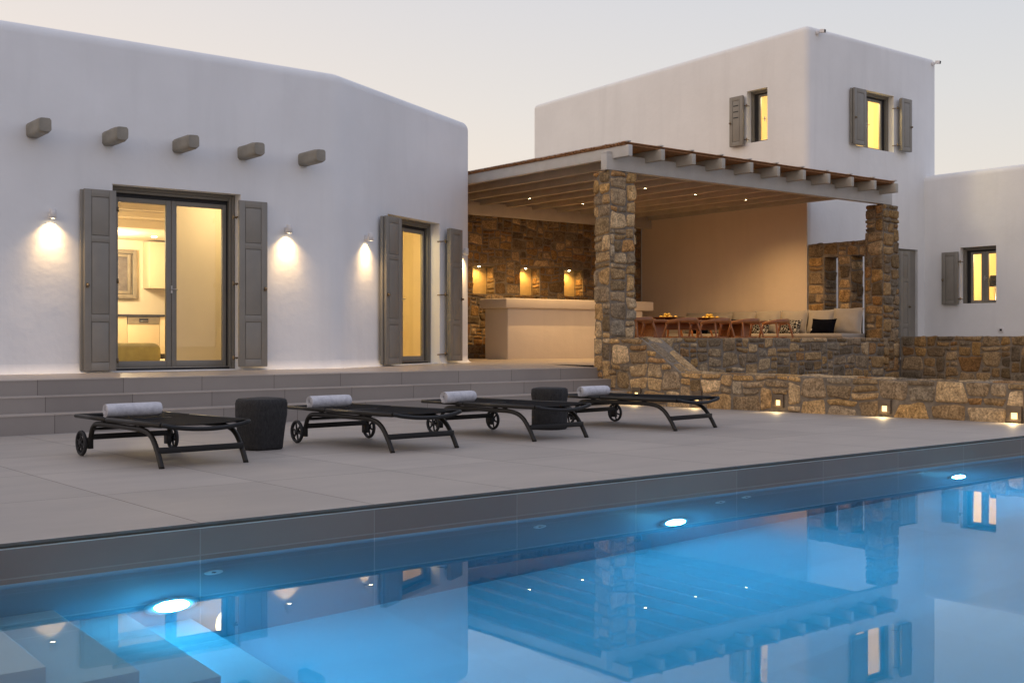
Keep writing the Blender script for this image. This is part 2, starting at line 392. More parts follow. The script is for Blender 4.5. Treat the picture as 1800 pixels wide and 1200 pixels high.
def stones(mb, U, V0, V1, mapf, seed, cell=.075, depth=.035, big=.28, blocked=None, top=None, bright=1.):
    """fill the strip u in 0..U, v in V0..V1 with irregular stones; mapf(u, v, d) -> point"""
    rng = random.Random(seed); nu = max(1, round(U / cell)); nv = max(1, round((V1 - V0) / cell)); cu = U / nu; cv = (V1 - V0) / nv
    bl = (lambda i, j: False) if blocked is None else (lambda i, j: blocked((i + .5) * cu, V0 + (j + .5) * cv))
    if mb.c is None: mb.c = [(1, 1, 1, 1)] * len(mb.v)
    for (i, j, w, h) in pack(nu, nv, rng, bl, big):
        g = rng.uniform(.002, .005); u0, u1 = i * cu + g, (i + w) * cu - g; v0, v1 = V0 + j * cv + g, V0 + (j + h) * cv - g
        if v1 - v0 < .02 or u1 - u0 < .02: continue
        uc, vc, hu, hv = (u0 + u1) / 2, (v0 + v1) / 2, (u1 - u0) / 2, (v1 - v0) / 2
        na = 4 + 2 * int(min(4, (u1 - u0) / .09)); nb = 4 + 2 * int(min(4, (v1 - v0) / .09))
        D = depth * rng.uniform(.4, 1.0); k = rng.uniform(4.5, 13.); tu, tv = rng.uniform(-.25, .25), rng.uniform(-.25, .25)
        sk = [rng.uniform(-.2, .2) for _ in range(4)]; rows = []; sd = rng.uniform(0, 50)
        for b in range(nb + 1):
            row = []
            for a in range(na + 1):
                x, y = 2 * a / na - 1, 2 * b / nb - 1
                x = math.copysign(abs(x) ** .72, x); y = math.copysign(abs(y) ** .72, y)
                mx = max(abs(x), abs(y)); sc_ = 1. if mx < 1e-6 else mx / (abs(x) ** k + abs(y) ** k) ** (1 / k)
                px, py = x * sc_, y * sc_
                px2 = px * (1 + sk[0] * py); py2 = py * (1 + sk[1] * px)
                u = uc + hu * px2 * (1 - .01 + sk[2] * .2); vv = vc + hv * py2 * (1 - .01 + sk[3] * .2)
                wn = min(.016, .12 * min(hu, hv) * 2)
                u0_, v0_ = u, vv
                u += wn * vnoise(u0_ + 5, v0_, 7.) + .030 * vnoise(u0_ + 2, v0_ + 4, 3.3) * edge(u0_, U); vv += wn * vnoise(u0_, v0_ + 9, 7.) + .034 * vnoise(u0_ + 8, v0_ + 1, 2.7) * edge(v0_ - V0, V1 - V0)
                if top is not None: vv = min(vv, top(u) - .012)
                u = min(max(u, .002), U - .002)
                d = D * max(0., 1 - mx ** 9) ** .5 * (1 + tu * px + tv * py) + .009 * vnoise(u + sd, vv, 17.) * (1 - mx ** 8)
                if mx > .99: d = -.02
                row.append(mapf(u, vv, d))
            rows.append(row)
        n0 = len(mb.v); mb.grid(rows, 1, True)
        q = rng.choice(PAL); e = rng.uniform(.75, 1.2) * bright; gr = rng.uniform(0, .22); L = sum(q) / 3
        col = tuple((c * (1 - gr) + L * gr) * e for c in q) + (1,)
        mb.c += [col] * (len(mb.v) - n0)
def perim_map(pts, closed=True):
    """unroll a rectangle's outline; pts counter-clockwise seen from above -> outward normal on the right"""
    P = [Vector((x, y, 0)) for x, y in pts]; n = len(P); segs = []; acc = 0
    for i in range(n if closed else n - 1):
        a, b = P[i], P[(i + 1) % n]; L = (b - a).length; t_ = (b - a) / L; segs.append((acc, acc + L, a, t_, Vector((t_.y, -t_.x, 0)))); acc += L
    def f(u, v, d):
        u = min(max(u, 0), acc - 1e-6)
        for k, (a0, a1, a, t_, nn) in enumerate(segs):
            if a0 <= u <= a1 + 1e-9:
                q = a + t_ * (u - a0); m_ = nn.copy(); r = .035
                if u - a0 < r and (closed or k): m_ = nn.lerp(segs[k - 1][4], .5 * (1 - (u - a0) / r))
                if a1 - u < r and (closed or k < len(segs) - 1): m_ = nn.lerp(segs[(k + 1) % len(segs)][4], .5 * (1 - (a1 - u) / r))
                m_.normalize()
                cr = 0
                for e in ((u - a0), (a1 - u)): cr = 0
                return q + m_ * (d - .012 * cr) + Vector((0, 0, v))
    return f, acc

def box_stones(name, label, x0, x1, y0, y1, z0, z1, seed, cell=.075, big=.28, depth=.035, cat='stone column', parent=None, bright=1.):
    mb = MB(); mb.box(x0 + .028, x1 - .028, y0 + .028, y1 - .028, z0, z1 - .012)
    mb.c = [(.2, .2, .2, 1)] * len(mb.v)
    f, U = perim_map([(x0 + .02, y0 + .02), (x1 - .02, y0 + .02), (x1 - .02, y1 - .02), (x0 + .02, y1 - .02)])
    stones(mb, U, z0, z1, f, seed, cell, depth, big, bright=bright)
    # a course of flat stones lying on top
    stones(mb, x1 - x0 - .06, y0 + .03, y1 - .03, lambda u, v, d: Vector((x0 + .03 + u, v, z1 - .012 + d * .6)), seed + 1, cell, depth, .5, bright=bright)
    o = mb.build(name, [M_mortar, M_stone], parent, recalc=False); tag(o, label, cat); return o

COL1 = box_stones('stone_column', 'pale near column of the pergola rising from the sloping stone wall by the steps', 11.96, 12.53, 12.71, 13.09, .30, 3.485, 11, .088, .52, .030, bright=1.4)
COL2 = box_stones('stone_column', 'brown column holding the far right end of the pergola beam', 19.14, 19.68, 12.71, 13.12, .30, 3.49, 23, .088, .52, .030, bright=.95)

# low wall beside the deck: sloping shoulder, then a long low run, west face X = 11.99
def lowtop(y): return .915 if y > 12.10 else (.425 + (.49) * (y - 11.30) / .80 if y > 11.30 else .425)
YE = 5.75
mb = MB(); mb.c = None
prof = [(13.12, .915), (12.10, .915), (11.30, .425), (YE, .425)]
vs = []; xa, xb = 12.01, 12.44
for (y, z) in prof: vs += [(xa, y, z - .008), (xb, y, z - .008)]
for (y, z) in prof: vs += [(xa, y, -.6), (xb, y, -.6)]
fs = [(0, 1, 3, 2), (2, 3, 5, 4), (4, 5, 7, 6)]
fs += [(8, 0, 2, 10), (10, 2, 4, 12), (12, 4, 6, 14), (1, 9, 11, 3), (3, 11, 13, 5), (5, 13, 15, 7), (6, 7, 15, 14), (0, 8, 9, 1)]
mb.add(vs, fs); mb.c = [(.2, .2, .2, 1)] * len(mb.v)
SLY = [12.165, 10.961, 9.535, 7.945, 6.333]   # recessed lights
def blk(u, v):
    y = 13.1 - u
    if v > lowtop(y) - .03: return True
    return any(abs(y - q) < .11 and -.01 < v < .19 for q in SLY)
stones(mb, 13.1 - YE, -.14, .915, lambda u, v, d: Vector((xa - d, 13.1 - u, v)), 5, .095, .036, .55, blk, lambda u: lowtop(13.1 - u), bright=1.35)
# flat stones set in the mortar of the top
def capm(u, v, d):
    y = 13.1 - u; return Vector((v, y, lowtop(y) - .008 + d * .8))
stones(mb, 13.1 - YE, xa + .02, xb - .02, capm, 9, .10, .03, .6, lambda u, v: random.Random(int(u * 7) * 31 + int(v * 5)).random() < .12, bright=1.1)
tag(mb.build('garden_wall', [M_mortar, M_stone], recalc=False), 'low tan rubble wall with a sloping shoulder and small recessed lights along the deck', 'stone wall')

# parapet between the columns
mb = MB(); mb.box(12.4, 19.75, 12.74, 13.08, -.3, .905); mb.c = [(.2, .2, .2, 1)] * len(mb.v)
stones(mb, 19.72 - 12.42, 0., .915, lambda u, v, d: Vector((12.42 + u, 12.74 - d, v)), 31, .085, .026, .36, bright=.98)
stones(mb, 19.1 - 12.55, 12.76, 13.06, lambda u, v, d: Vector((12.55 + u, v, .903 + d * .4)), 33, .09, .03, .5)
stones(mb, 19.1 - 12.55, TZ, .91, lambda u, v, d: Vector((19.1 - u, 13.08 + d, v)), 35, .08, .03, .3)
tag(mb.build('parapet_wall', [M_mortar, M_stone], recalc=False), 'grey-brown rubble parapet running between the two columns in front of the dining table', 'stone wall')
# wall coming forward from the far column
mb = MB(); mb.box(19.74, 20.1, 6.0, 12.72, -.3, .935); mb.c = [(.2, .2, .2, 1)] * len(mb.v)
stones(mb, 6.7, 0., .945, lambda u, v, d: Vector((19.74 - d, 12.70 - u, v)), 41, .092, .03, .42, bright=.8)
stones(mb, 6.7, 19.76, 20.08, lambda u, v, d: Vector((v, 12.70 - u, .932 + d * .4)), 43, .09, .03, .5)
tag(mb.build('return_wall', [M_mortar, M_stone], recalc=False), 'dark brown rubble wall at far right below the window with the black lampshade', 'stone wall')

# back wall of the pergola with three niches
NI = [(14.22, 14.80), (15.50, 16.06), (16.77, 17.34)]; NZ0, NZ1, ND = 1.845, 2.44, .30
bw = thing('niche_wall', (15.5, 19.3, TZ), 'dark rubble wall behind the bar with three lit niches', 'stone wall')
mb = MB()
zs = [TZ - .1, NZ0, NZ1, 3.62]; xs_ = [11.9] + [q for n_ in NI for q in n_] + [19.19]
mb.box(11.9, 19.19, 19.32, 19.85, zs[0], zs[1]); mb.box(11.9, 19.19, 19.32, 19.85, zs[2], zs[3])
for k in range(0, len(xs_), 2): mb.box(xs_[k], xs_[k + 1], 19.32, 19.85, zs[1], zs[2])
mb.c = [(.2, .2, .2, 1)] * len(mb.v)
stones(mb, 19.17 - 11.92, TZ, 3.60, lambda u, v, d: Vector((11.92 + u, 19.32 - d, v)), 51, .080, .026, .36,
       lambda u, v: any(a - .02 < 11.92 + u < b + .02 and NZ0 - .02 < v < NZ1 + .02 for a, b in NI), bright=.9)
for (a, b) in NI:                                 # stone reveal on the right of each niche
    stones(mb, ND - .04, NZ0 + .01, NZ1 - .01, lambda u, v, d, b=b: Vector((b - d, 19.33 + u, v)), int(b * 10), .08, .02, .3, bright=1.1)
wall_o = mb.build('masonry', [M_mortar, M_stone], bw, recalc=False)
M_niche = plain('niche_plaster', (.55, .42, .20), .85, var=.08, vs=10, bs=.3)
for (a, b) in NI:
    MB().box(a + .002, b - .002, 19.32 + ND, 19.32 + ND + .02, NZ0 + .002, NZ1 - .002).build('niche_back', M_niche, bw)

# slotted wall between the far column and the tower
mb = MB(); X0, X1 = 19.22, 19.62; ZT = 2.83; ops = [(13.19, 13.50), (13.80, 14.127)]; OZ = 2.54; SZ = .9
ys_ = [13.13, 13.19, 13.50, 13.80, 14.127, 14.519]
mb.box(X0, X1, ys_[0], ys_[-1], TZ - .1, SZ); mb.box(X0, X1, ys_[0], ys_[-1], OZ, ZT - .012)
for k in (0, 2, 4): mb.box(X0, X1, ys_[k], ys_[k + 1], SZ, OZ)
mb.c = [(.2, .2, .2, 1)] * len(mb.v)
stones(mb, 1.38, TZ, ZT, lambda u, v, d: Vector((X0 - d, 14.51 - u, v)), 61, .095, .03, .5,
       lambda u, v: any(a - .015 < 14.51 - u < b + .015 for a, b in ops) and SZ < v < OZ)
for q in (14.127, 13.50):                          # far reveals, facing the pool
    stones(mb, X1 - X0, SZ, OZ, lambda u, v, d, q=q: Vector((X0 + u, q - d, v)), int(q * 100), .09, .03, .5, bright=.9)
for q in (13.80, 13.19):
    stones(mb, X1 - X0, SZ, OZ, lambda u, v, d, q=q: Vector((X1 - u, q + d, v)), int(q * 100), .09, .02, .5)
stones(mb, 1.36, X0 + .02, X1 - .02, lambda u, v, d: Vector((v, 14.50 - u, ZT - .015 + d * .5)), 67, .09, .03, .5)
tag(mb.build('slotted_wall', [M_mortar, M_stone], recalc=False), 'brown rubble wall with two tall open slots behind the end of the cushioned bench', 'stone wall')

# ------------------------------------------------------------------ buildings
K = (8.162, 14.3); E_ = (11.861, 16.181)
F1 = Fr((0, 14.3), (1, 0), (0, -1)); F2 = Fr(K, (.89134, .45333), (.45333, -.89134))
FT = Fr((19.2, 0), (0, -1), (-1, 0)); FR_ = Fr((0, 14.52), (1, 0), (0, -1)); FW = Fr((23.46, 0), (0, -1), (-1, 0))

def cove(mb, F, s0, s1, z, w=.10, h=.13, e0=0., e1=0.):
    n = 7; rows = []
    for s_, ex in ((s0, e0), (s1, e1)):
        rows.append([F.p(s_ + ex * (w * (1 - math.sin(k / n * math.pi / 2))), w * (1 - math.sin(k / n * math.pi / 2)) - .001, z + h * (1 - math.cos(k / n * math.pi / 2))) for k in range(n + 1)])
    mb.grid(rows, 0, True)
    for r, fl in ((rows[0], 0), (rows[1], 1)):
        b = len(mb.v); pts = [F.p((s0, s1)[fl], -.01, z)] + r; mb.add(pts, [tuple(range(len(pts)))])

def shell(name, poly, z0, z1, mat, parent, bev, cutters, ztop=None):
    mb = MB(); mb.prism(poly, z0, z1)
    if ztop:
        for i, v in enumerate(mb.v):
            if v.z > z1 - 1e-4: v.z = ztop(v.x, v.y)
    me = bpy.data.meshes.new(name); me.from_pydata(mb.v, [], mb.f); me.materials.append(mat)
    bm = bmesh.new(); bm.from_mesh(me); bmesh.ops.recalc_face_normals(bm, faces=bm.faces)
    es = [e for e in bm.edges if max(v.co.z for v in e.verts) > z0 + .5]
    bmesh.ops.bevel(bm, geom=es, offset=bev, segments=6, affect='EDGES', profile=.5)
    for f in bm.faces: f.smooth = True
    bm.to_mesh(me); bm.free(); me.set_sharp_from_angle(angle=R(40))
    o = link(bpy.data.objects.new(name, me), None, (0, 0, 0))
    if cutters: boolean(o, cutters)
    for p_ in o.data.polygons: p_.use_smooth = True
    o.data.set_sharp_from_angle(angle=R(40))
    o.parent = parent; o.location = -WL[parent.name]
    return o
def room(x0, x1, y0, y1, z0, z1, mat, parent, F=WORLD, left=True):
    """inside faces of a room as a thin lining; front side (towards the window) left open"""
    mb = MB(); e = .004; ye = y1 - math.copysign(e, y1 - y0)
    ps = [F.p(x, y, z) for z in (z0 + e, z1 - e) for (x, y) in ((x0 + e, y0), (x1 - e, y0), (x1 - e, ye), (x0 + e, ye))]
    mb.add(ps, [(0, 1, 2, 3), (7, 6, 5, 4), (1, 5, 6, 2), (2, 6, 7, 3)] + ([(3, 7, 4, 0)] if left else []))
    return mb.build('interior_lining', mat, parent, recalc=False)

def leaf(mb, F, s0, s1, z0, z1, d0, d1, panels, m=0):
    """panelled shutter leaf: thin board with stiles, rails and raised fields separated by grooves"""
    g = .008; st_ = min(.085, (s1 - s0) * .24)
    mb.box(s0, s1, d0, d1 - .012, z0, z1, F, m)
    zz = [z0] + panels + [z1]
    a = d1 - .0115
    mb.box(s0, s0 + st_, a, d1, z0, z1, F, m); mb.box(s1 - st_, s1, a, d1, z0, z1, F, m)
    for (pz0, pz1) in panels_gaps(zz):
        mb.box(s0 + st_ + .0005, s1 - st_ - .0005, a, d1, pz0, pz1, F, m)
    for (pz0, pz1) in panels_fields(zz):
        mb.box(s0 + st_ + g, s1 - st_ - g, a, d1 - .001, pz0 + g, pz1 - g, F, m)
def panels_fields(zz):
    q = zz[1:-1]; return [(q[i], q[i + 1]) for i in range(0, len(q), 2)]
def panels_gaps(zz):
    q = zz[1:-1]; out = [(zz[0], q[0])]
    for i in range(1, len(q) - 1, 2): out.append((q[i], q[i + 1]))
    out.append((q[-1], zz[-1])); return out
def shutter(F, s0, s1, z0, z1, parent, side, nfield=3, off=.05, stack=2, hinge_s=None, knob=True, slots=False, label=None):
    """side -1: leaf lies left of the opening, +1: right. The folded leaves lie one behind the other."""
    H_ = z1 - z0
    if nfield == 3: pn = [z0 + .10, z0 + .27 * H_, z0 + .31 * H_, z0 + .71 * H_, z0 + .745 * H_, z1 - .09]
    else: pn = [z0 + .09, z1 - .09]
    mb = MB(); th = .042
    dtop = off
    for k in range(stack):
        sh = .03 * (stack - 1 - k) * side
        if k == stack - 1: leaf(mb, F, s0, s1, z0, z1, dtop, dtop + th, pn)
        else: mb.box(s0 + sh, s1 + sh, dtop, dtop + th - .004, z0 + .004, z1 - .004, F)
        dtop += th + .008
    sh_o = mb.build('shutter', M_shut, parent, bevel=.003)
    if label: sh_o['label'] = label
    dtop -= .008
    if knob:
        ks = s0 + .035 if side < 0 else s1 - .035; kz = z0 + H_ * .47
        k_ = MB(); c0 = F.p(ks, dtop, kz); k_.tube([c0, c0 + F.n * .018, c0 + F.n * .022, c0 + F.n * .04, c0 + F.n * .046], [.010, .010, .018, .019, .008], 12)
        k_.box(ks - .016, ks + .016, dtop, dtop + .004, kz - .03, kz + .03, F)
        k_.build('knob', M_brass, sh_o)
    if slots:
        for q in (.20, .32, .44): MB().box(s0 + .11, s1 - .12, dtop - .002, dtop + .002, z1 - H_ * q, z1 - H_ * q + .022, F).build('slot', M_gap, sh_o)
    hs = [z0 + .12, z0 + H_ * .5, z1 - .22] if H_ > 1.5 else [z0 + .12, z1 - .22]
    e = s1 if side < 0 else s0; js = hinge_s if hinge_s is not None else e - side * .08
    for hz in hs:
        h_ = MB()
        a = F.p(e + side * .01, off + .02, hz); b = F.p(js, -.03, hz - .01)
        mid = F.p(e - side * .045, off + .015, hz)
        h_.tube([a, mid], .011, 6); h_.tube([mid, b], .009, 6)
        h_.tube([mid + Vector((0, 0, -.03)), mid + Vector((0, 0, .03))], .014, 8)
        h_.build('hinge', M_brass, sh_o)
    return sh_o

def opening_frame(F, s0, s1, z0, z1, parent, rec, casing, gap, stile, splits, rail_top, rail_bot, name='door_frame', leafn='door_leaf', sill=True, handle=True):
    """frame set rec behind the wall face; splits = list of (a, b) glass spans in s"""
    d = -rec
    mb = MB()
    # stepped casing: two mouldings, then the dark slot of the sliding track
    for (ins, dd) in ((0, 0.), (casing * .5, .018)):
        w_ = casing * .5
        mb.box(s0 + ins, s0 + ins + w_, d - .09, d + .03 - dd, z0, z1 - ins, F); mb.box(s1 - ins - w_, s1 - ins, d - .09, d + .03 - dd, z0, z1 - ins, F)
        mb.box(s0 + ins + w_ + .0005, s1 - ins - w_ - .0005, d - .09, d + .03 - dd, z1 - ins - w_, z1 - ins, F)
    fr = mb.build(name, M_frame, parent, bevel=.004)
    mb = MB(); c = casing
    mb.box(s0 + c, s1 - c, d - .088, d - .080, z0 + .01, z1 - c, F)
    i0, i1 = s0 + c, s1 - c
    # dark slot ring behind
    a0, a1 = splits[0][0] - stile, splits[-1][1] + stile
    rb = MB()
    rb.box(i0, max(a0, i0 + .002), d - .079, d - .045, z0, z1 - c, F); rb.box(min(a1, i1 - .002), i1, d - .079, d - .045, z0, z1 - c, F)
    rb.box(max(a0, i0) + .001, min(a1, i1) - .001, d - .079, d - .045, z1 - c - gap, z1 - c, F)
    if sill: rb.box(i0, i1, d - .02, d + .02, z0, z0 + .03, F)
    rb.build('track', M_gap, fr)
    zt = z1 - c - gap; zb = z0 + (.035 if sill else 0)
    if sill:
        MB().box(i0, i1, d + .0, d + .012, z0 + .030, z0 + .036, F).build('threshold', M_steel, fr)
    # leaves
    n = len(splits)
    for k, (g0, g1) in enumerate(splits):
        l0 = a0 if k == 0 else (splits[k - 1][1] + g0) / 2 + .003; l1 = a1 if k == n - 1 else (g1 + splits[k + 1][0]) / 2 - .003
        lb = MB(); y0, y1 = d - .075, d - .03
        lb.box(l0, g0, y0, y1, zb, zt, F); lb.box(g1, l1, y0, y1, zb, zt, F)
        lb.box(g0, g1, y0, y1, zb, zb + rail_bot, F); lb.box(g0, g1, y0, y1, zt - rail_top, zt, F)
        lf = lb.build(leafn, M_frame, fr, bevel=.004)
        pz0, pz1 = zb + rail_bot - .002, zt - rail_top + .002
        MB().add([F.p(g0 - .002, d - .052, pz0), F.p(g1 + .002, d - .052, pz0), F.p(g1 + .002, d - .052, pz1), F.p(g0 - .002, d - .052, pz1)], [(0, 1, 2, 3)]).build('pane', M_glass, fr, recalc=False)
    if handle:
        hs = (splits[0][1] + splits[-1][0]) / 2 + (.0 if n > 1 else 0); hz = z0 + (z1 - z0) * .45
        hb = MB(); hb.box(hs - .012, hs + .012, d - .03, d - .02, hz - .05, hz + .05, F)
        hb.tube([F.p(hs, d - .02, hz), F.p(hs, d + .012, hz), F.p(hs + .07, d + .014, hz)], .007, 6)
        hb.build('handle', M_steel, fr)
    return fr

# ---- long white house on the left
house = thing('white_house', (4, 14.3, TZ), 'long white plastered house on the left with two glazed doors and five beam ends', 'house')
poly = [(-8, 14.3), K, E_, (11.861, 24.6), (-8, 24.6)]
D1 = (4.92, 6.642, TZ + .012, 2.846); D2 = (1.33, 3.01, TZ + .012, 2.82)
cut = [MB().box(D1[0], D1[1], -.36, .3, D1[2], D1[3], F1), MB().box(D2[0], D2[1], -.36, .5, D2[2], D2[3], F2),
       MB().prism([(.5, 14.655), (7.7, 14.655), (7.7, 17.6), (11.4, 17.6), (11.4, 23.0), (.5, 23.0)], TZ, 3.06),
       MB().box(.45, 3.55, -1.5, -.352, TZ, 3.0, F2)]
shell('wall', poly, TZ - .3, 4.705, M_wall, house, .16, cut)
mb = MB(); cz = TZ - .004
cove(mb, F1, -8, 4.92, cz); cove(mb, F1, 6.642, 8.162 + .02, cz)
L2 = 4.1495; cove(mb, F2, .0, 1.33, cz); cove(mb, F2, 3.01, L2 - .12, cz)
# rounded foot at the far corner
rows = []
cx, cyy = (F2.p(L2 - .16, -.16, 0))[:2]
for k in range(8):
    a = k / 7; r_ = .16 + .11 * (1 - math.sin(a * math.pi / 2)) - .004; z = cz + .13 * (1 - math.cos(a * math.pi / 2))
    rows.append([Vector((cx + r_ * math.cos(th), cyy + r_ * math.sin(th), z)) for th in [R(-75 + 10 * q) for q in range(11)]])
mb.grid(rows, 0, True)
mb.build('wall_foot', M_wall, house, recalc=False)
for i in range(5):
    x = 3.888 + .9045 * i; mb = MB(); rng = random.Random(i)
    nL = 8; rows = []
    for q in range(nL + 1):
        y = 14.36 - .58 * q / nL; ring = []
        for k in range(20):
            th = 2 * math.pi * k / 20; c_, s_ = math.cos(th), math.sin(th); e = (abs(c_) ** 6 + abs(s_) ** 6) ** (-1 / 6)
            sc2 = 1 if q < nL else .90
            jx = 1 + .035 * vnoise(q * .5 + i * 7, k * .4, 1.3)
            ring.append(Vector((x + .073 + .076 * c_ * e * sc2 * jx, y + (.012 if q == nL - 1 else 0), 3.40 + .088 * s_ * e * sc2 * jx)))
        rows.append(ring)
    mb.grid(rows, 0, True, True); b = len(mb.v) - 20; mb.add([], []); mb.f.append([b + k for k in range(20)]); mb.m.append(0); mb.sm.append(False)
    mb.build('roof_beam', plain('weathered_beam_paint', (.27, .25, .205), .7, var=.22, vs=3, bs=.6, bsc=25, bd=.01) if i == 0 else bpy.data.materials['weathered_beam_paint'], house)
    if i == 0: pass
opening_frame(F1, D1[0] + .005, D1[1] - .003, D1[2], D1[3] - .004, house, .20, .075, .05, .055, [(5.07, 5.70), (5.845, 6.485)], .06, .085)
opening_frame(F2, D2[0] + .005, D2[1] - .003, D2[2], D2[3] - .004, house, .20, .075, .05, .055, [(1.50, 2.06), (2.19, 2.84)], .06, .085)
shutter(F1, 4.535, 4.925, TZ + .025, 2.745, house, -1, off=.03, label='folded taupe shutter left of the wide glazed door')
shutter(F1, 6.56, 6.965, TZ + .045, 2.75, house, 1, off=.05, hinge_s=6.60, label='taupe shutter right of the wide glazed door')
shutter(F2, 1.06, 1.52, TZ + .025, 2.76, house, -1, off=.05, label='folded taupe shutter left of the narrow glazed door')
shutter(F2, 3.12, 3.55, TZ + .04, 2.75, house, 1, off=.06, hinge_s=2.98, label='taupe shutter right of the narrow glazed door')
# interiors
mb = MB(); e = .004
pp = [(.5 + e, 14.655), (7.7 - e, 14.655), (7.7 - e, 17.6 + e), (11.4 - e, 17.6 + e), (11.4 - e, 23 - e), (.5 + e, 23 - e)]
mb.add([(x, y, z) for z in (TZ + e, 3.06 - e) for x, y in pp], [(0, 1, 2, 3, 4, 5), (11, 10, 9, 8, 7, 6)] + [(i, i + 6, (i + 1) % 6 + 6, (i + 1) % 6) for i in range(1, 6)])
mb.build('interior_lining', M_inner, house, recalc=False)
for y in (16.4, 17.9, 19.0): MB().box(.52, 7.68 if y < 17.6 else 11.38, y, y + .09, 2.95, 3.05).build('ceiling_beam', M_inner, house)
MB().box(.52, 11.38, 20.4, 22.98, 2.90, 3.052).build('ceiling_beam', M_inner, house)
MB().box(6.29, 7.68, 15.9, 16.02, TZ + .006, 3.05).build('partition', M_inner, house)
room(.46, 3.54, -.352, -1.5, TZ, 3.0, M_inner_y, house, F2)

# ---- tall tower block
tower = thing('tower_house', (21.5, 14.52, TZ), 'tall two-storey white cube house behind the pergola with a window on each visible side', 'house')
cutT = [MB().box(-16.11, -15.556, -.4, .3, 5.10, 6.22, FT), MB().box(20.85, 22.255, -.4, .3, 5.01, 6.255, FR_),
        MB().prism([(19.55, 14.87), (23.4, 14.87), (23.4, 18.2), (19.55, 18.2)], 4.2, 6.9),
        MB().box(22.44, 23.2, -.10, .3, TZ - .05, 2.9, FR_)]
shell('wall', [(19.2, 14.52), (23.98, 14.52), (23.98, 23.4), (19.2, 23.4)], TZ - .3, 7.33, M_tower, tower, .13, cutT, lambda x, y: 7.335 - .027 * (y - 14.52))
room(19.55, 23.4, 14.87, 18.2, 4.2, 6.9, M_inner_y, tower, left=False)
opening_frame(FT, -16.105, -15.56, 5.10, 6.215, tower, .16, .05, .03, .045, [(-15.905, -15.64)], .04, .06, 'window_frame', 'sash', False)
opening_frame(FR_, 20.855, 22.25, 5.01, 6.25, tower, .16, .06, .04, .05, [(21.05, 21.44), (21.57, 22.03)], .05, .07, 'window_frame', 'sash', False)
shutter(FT, -16.50, -16.13, 5.06, 6.13, tower, -1, 1, off=.03, slots=True, hinge_s=-16.07, label='taupe shutter with three slots beside the small upper window')
shutter(FR_, 20.63, 21.06, 5.02, 6.215, tower, -1, 1, off=.03, label='taupe shutter left of the upper window on the shaded side')
shutter(FR_, 22.34, 22.735, 5.05, 6.21, tower, 1, 1, off=.06, hinge_s=22.24, label='taupe shutter right of the upper window on the shaded side')
shutter(FR_, 22.36, 22.72, TZ + .03, 2.83, tower, 1, 3, off=.02, hinge_s=22.50, label='tall taupe shutter at ground level behind the brown stone column')
MB().box(22.45, 23.19, -.098, -.06, TZ + .01, 2.89, FR_).build('door', M_shut, tower)

M_lampglow = plaster('plaster_painted_lampglow', (.72, .60, .46))  # tower plaster tinted sand: the warm pergola lamplight is put into the colour
MB().box(-19.29, -14.535, -.01, .004, TZ - .01, 3.70, FT).build('painted_lampglow', M_lampglow, tower)  # thin panel over the white wall, added to carry that painted glow
# ---- right wing
wing = thing('wing_house', (24, 12, TZ), 'low white wing at the right edge with one lit shuttered window', 'house')
cutW = [MB().box(-13.634, -12.80, -.4, .3, 1.67, 2.91, FW), MB().prism([(23.81, 10.6), (28, 10.6), (28, 14.8), (23.81, 14.8)], TZ, 3.4)]
shell('wall', [(23.46, 8.0), (31, 8.0), (31, 18), (23.46, 18)], 0, 4.61, M_wall, wing, .15, cutW)
room(-14.8, -10.6, -.35, -4.5, TZ, 3.4, M_inner_y, wing, FW)
opening_frame(FW, -13.63, -12.803, 1.67, 2.905, wing, .14, .06, .04, .05, [(-13.43, -13.235), (-13.07, -12.88)], .05, .07, 'window_frame', 'sash', False)
shutter(FW, -14.04, -13.65, 1.655, 2.82, wing, -1, 1, off=.04, hinge_s=-13.58, stack=1, label='taupe shutter left of the wing window')

# ------------------------------------------------------------------ lamps
def spot(name, loc, direc, energy, size, blend, col, parent, r=.02):
    l = bpy.data.lights.new(name, 'SPOT'); l.energy = energy; l.spot_size = R(size); l.spot_blend = blend; l.color = col; l.shadow_soft_size = r
    o = bpy.data.objects.new(name, l); link(o, parent, loc); o.rotation_euler = Vector(direc).to_track_quat('-Z', 'Y').to_euler(); return o
def point(name, loc, energy, col, parent, r=.1):
    l = bpy.data.lights.new(name, 'POINT'); l.energy = energy; l.color = col; l.shadow_soft_size = r
    return link(bpy.data.objects.new(name, l), parent, loc)
WARM = (1.0, .64, .29)
M_lens = emit('lamp_lens', (1., .80, .50), 20)
def wall_lamp(F, s, zt, label, e=32.):
    c = F.p(s, .095, 0); t_ = thing('wall_lamp', c + Vector((0, 0, zt - .12)), label, 'wall lamp', 'downlights on the white house wall')
    h = MB(); h.lathe((c.x, c.y, 0), [(.0, zt), (.037, zt), (.040, zt - .004), (.040, zt - .118), (.033, zt - .118), (.033, zt - .105)], 24)
    h.build('housing', M_lampw, t_, recalc=True)
    b = MB(); b.box(s - .028, s + .028, .001, .06, zt - .10, zt - .03, F); b.build('bracket', M_lampw, t_, bevel=.004)
    l = MB(); l.lathe((c.x, c.y, 0), [(.0, zt - .113), (.032, zt - .113), (.032, zt - .108), (0, zt - .108)], 20); l.build('lens', M_lens, t_)
    spot('bulb', c + Vector((0, 0, zt - .122)) - F.n * .02, (-F.n.x * .10, -F.n.y * .10, -1), e * .8, 118, 1., WARM, t_, .018)
    spot('bulb', c + Vector((0, 0, zt - .124)) - F.n * .01, (-F.n.x * .05, -F.n.y * .05, -1), e * .9, 70, 1., WARM, t_, .018)
wall_lamp(F1, 4.168, 2.472, 'white cylinder downlight left of the wide glazed door')
wall_lamp(F1, 7.32, 2.472, 'white cylinder downlight right of the wide glazed door')
wall_lamp(F2, .684, 2.468, 'white cylinder downlight left of the narrow glazed door')
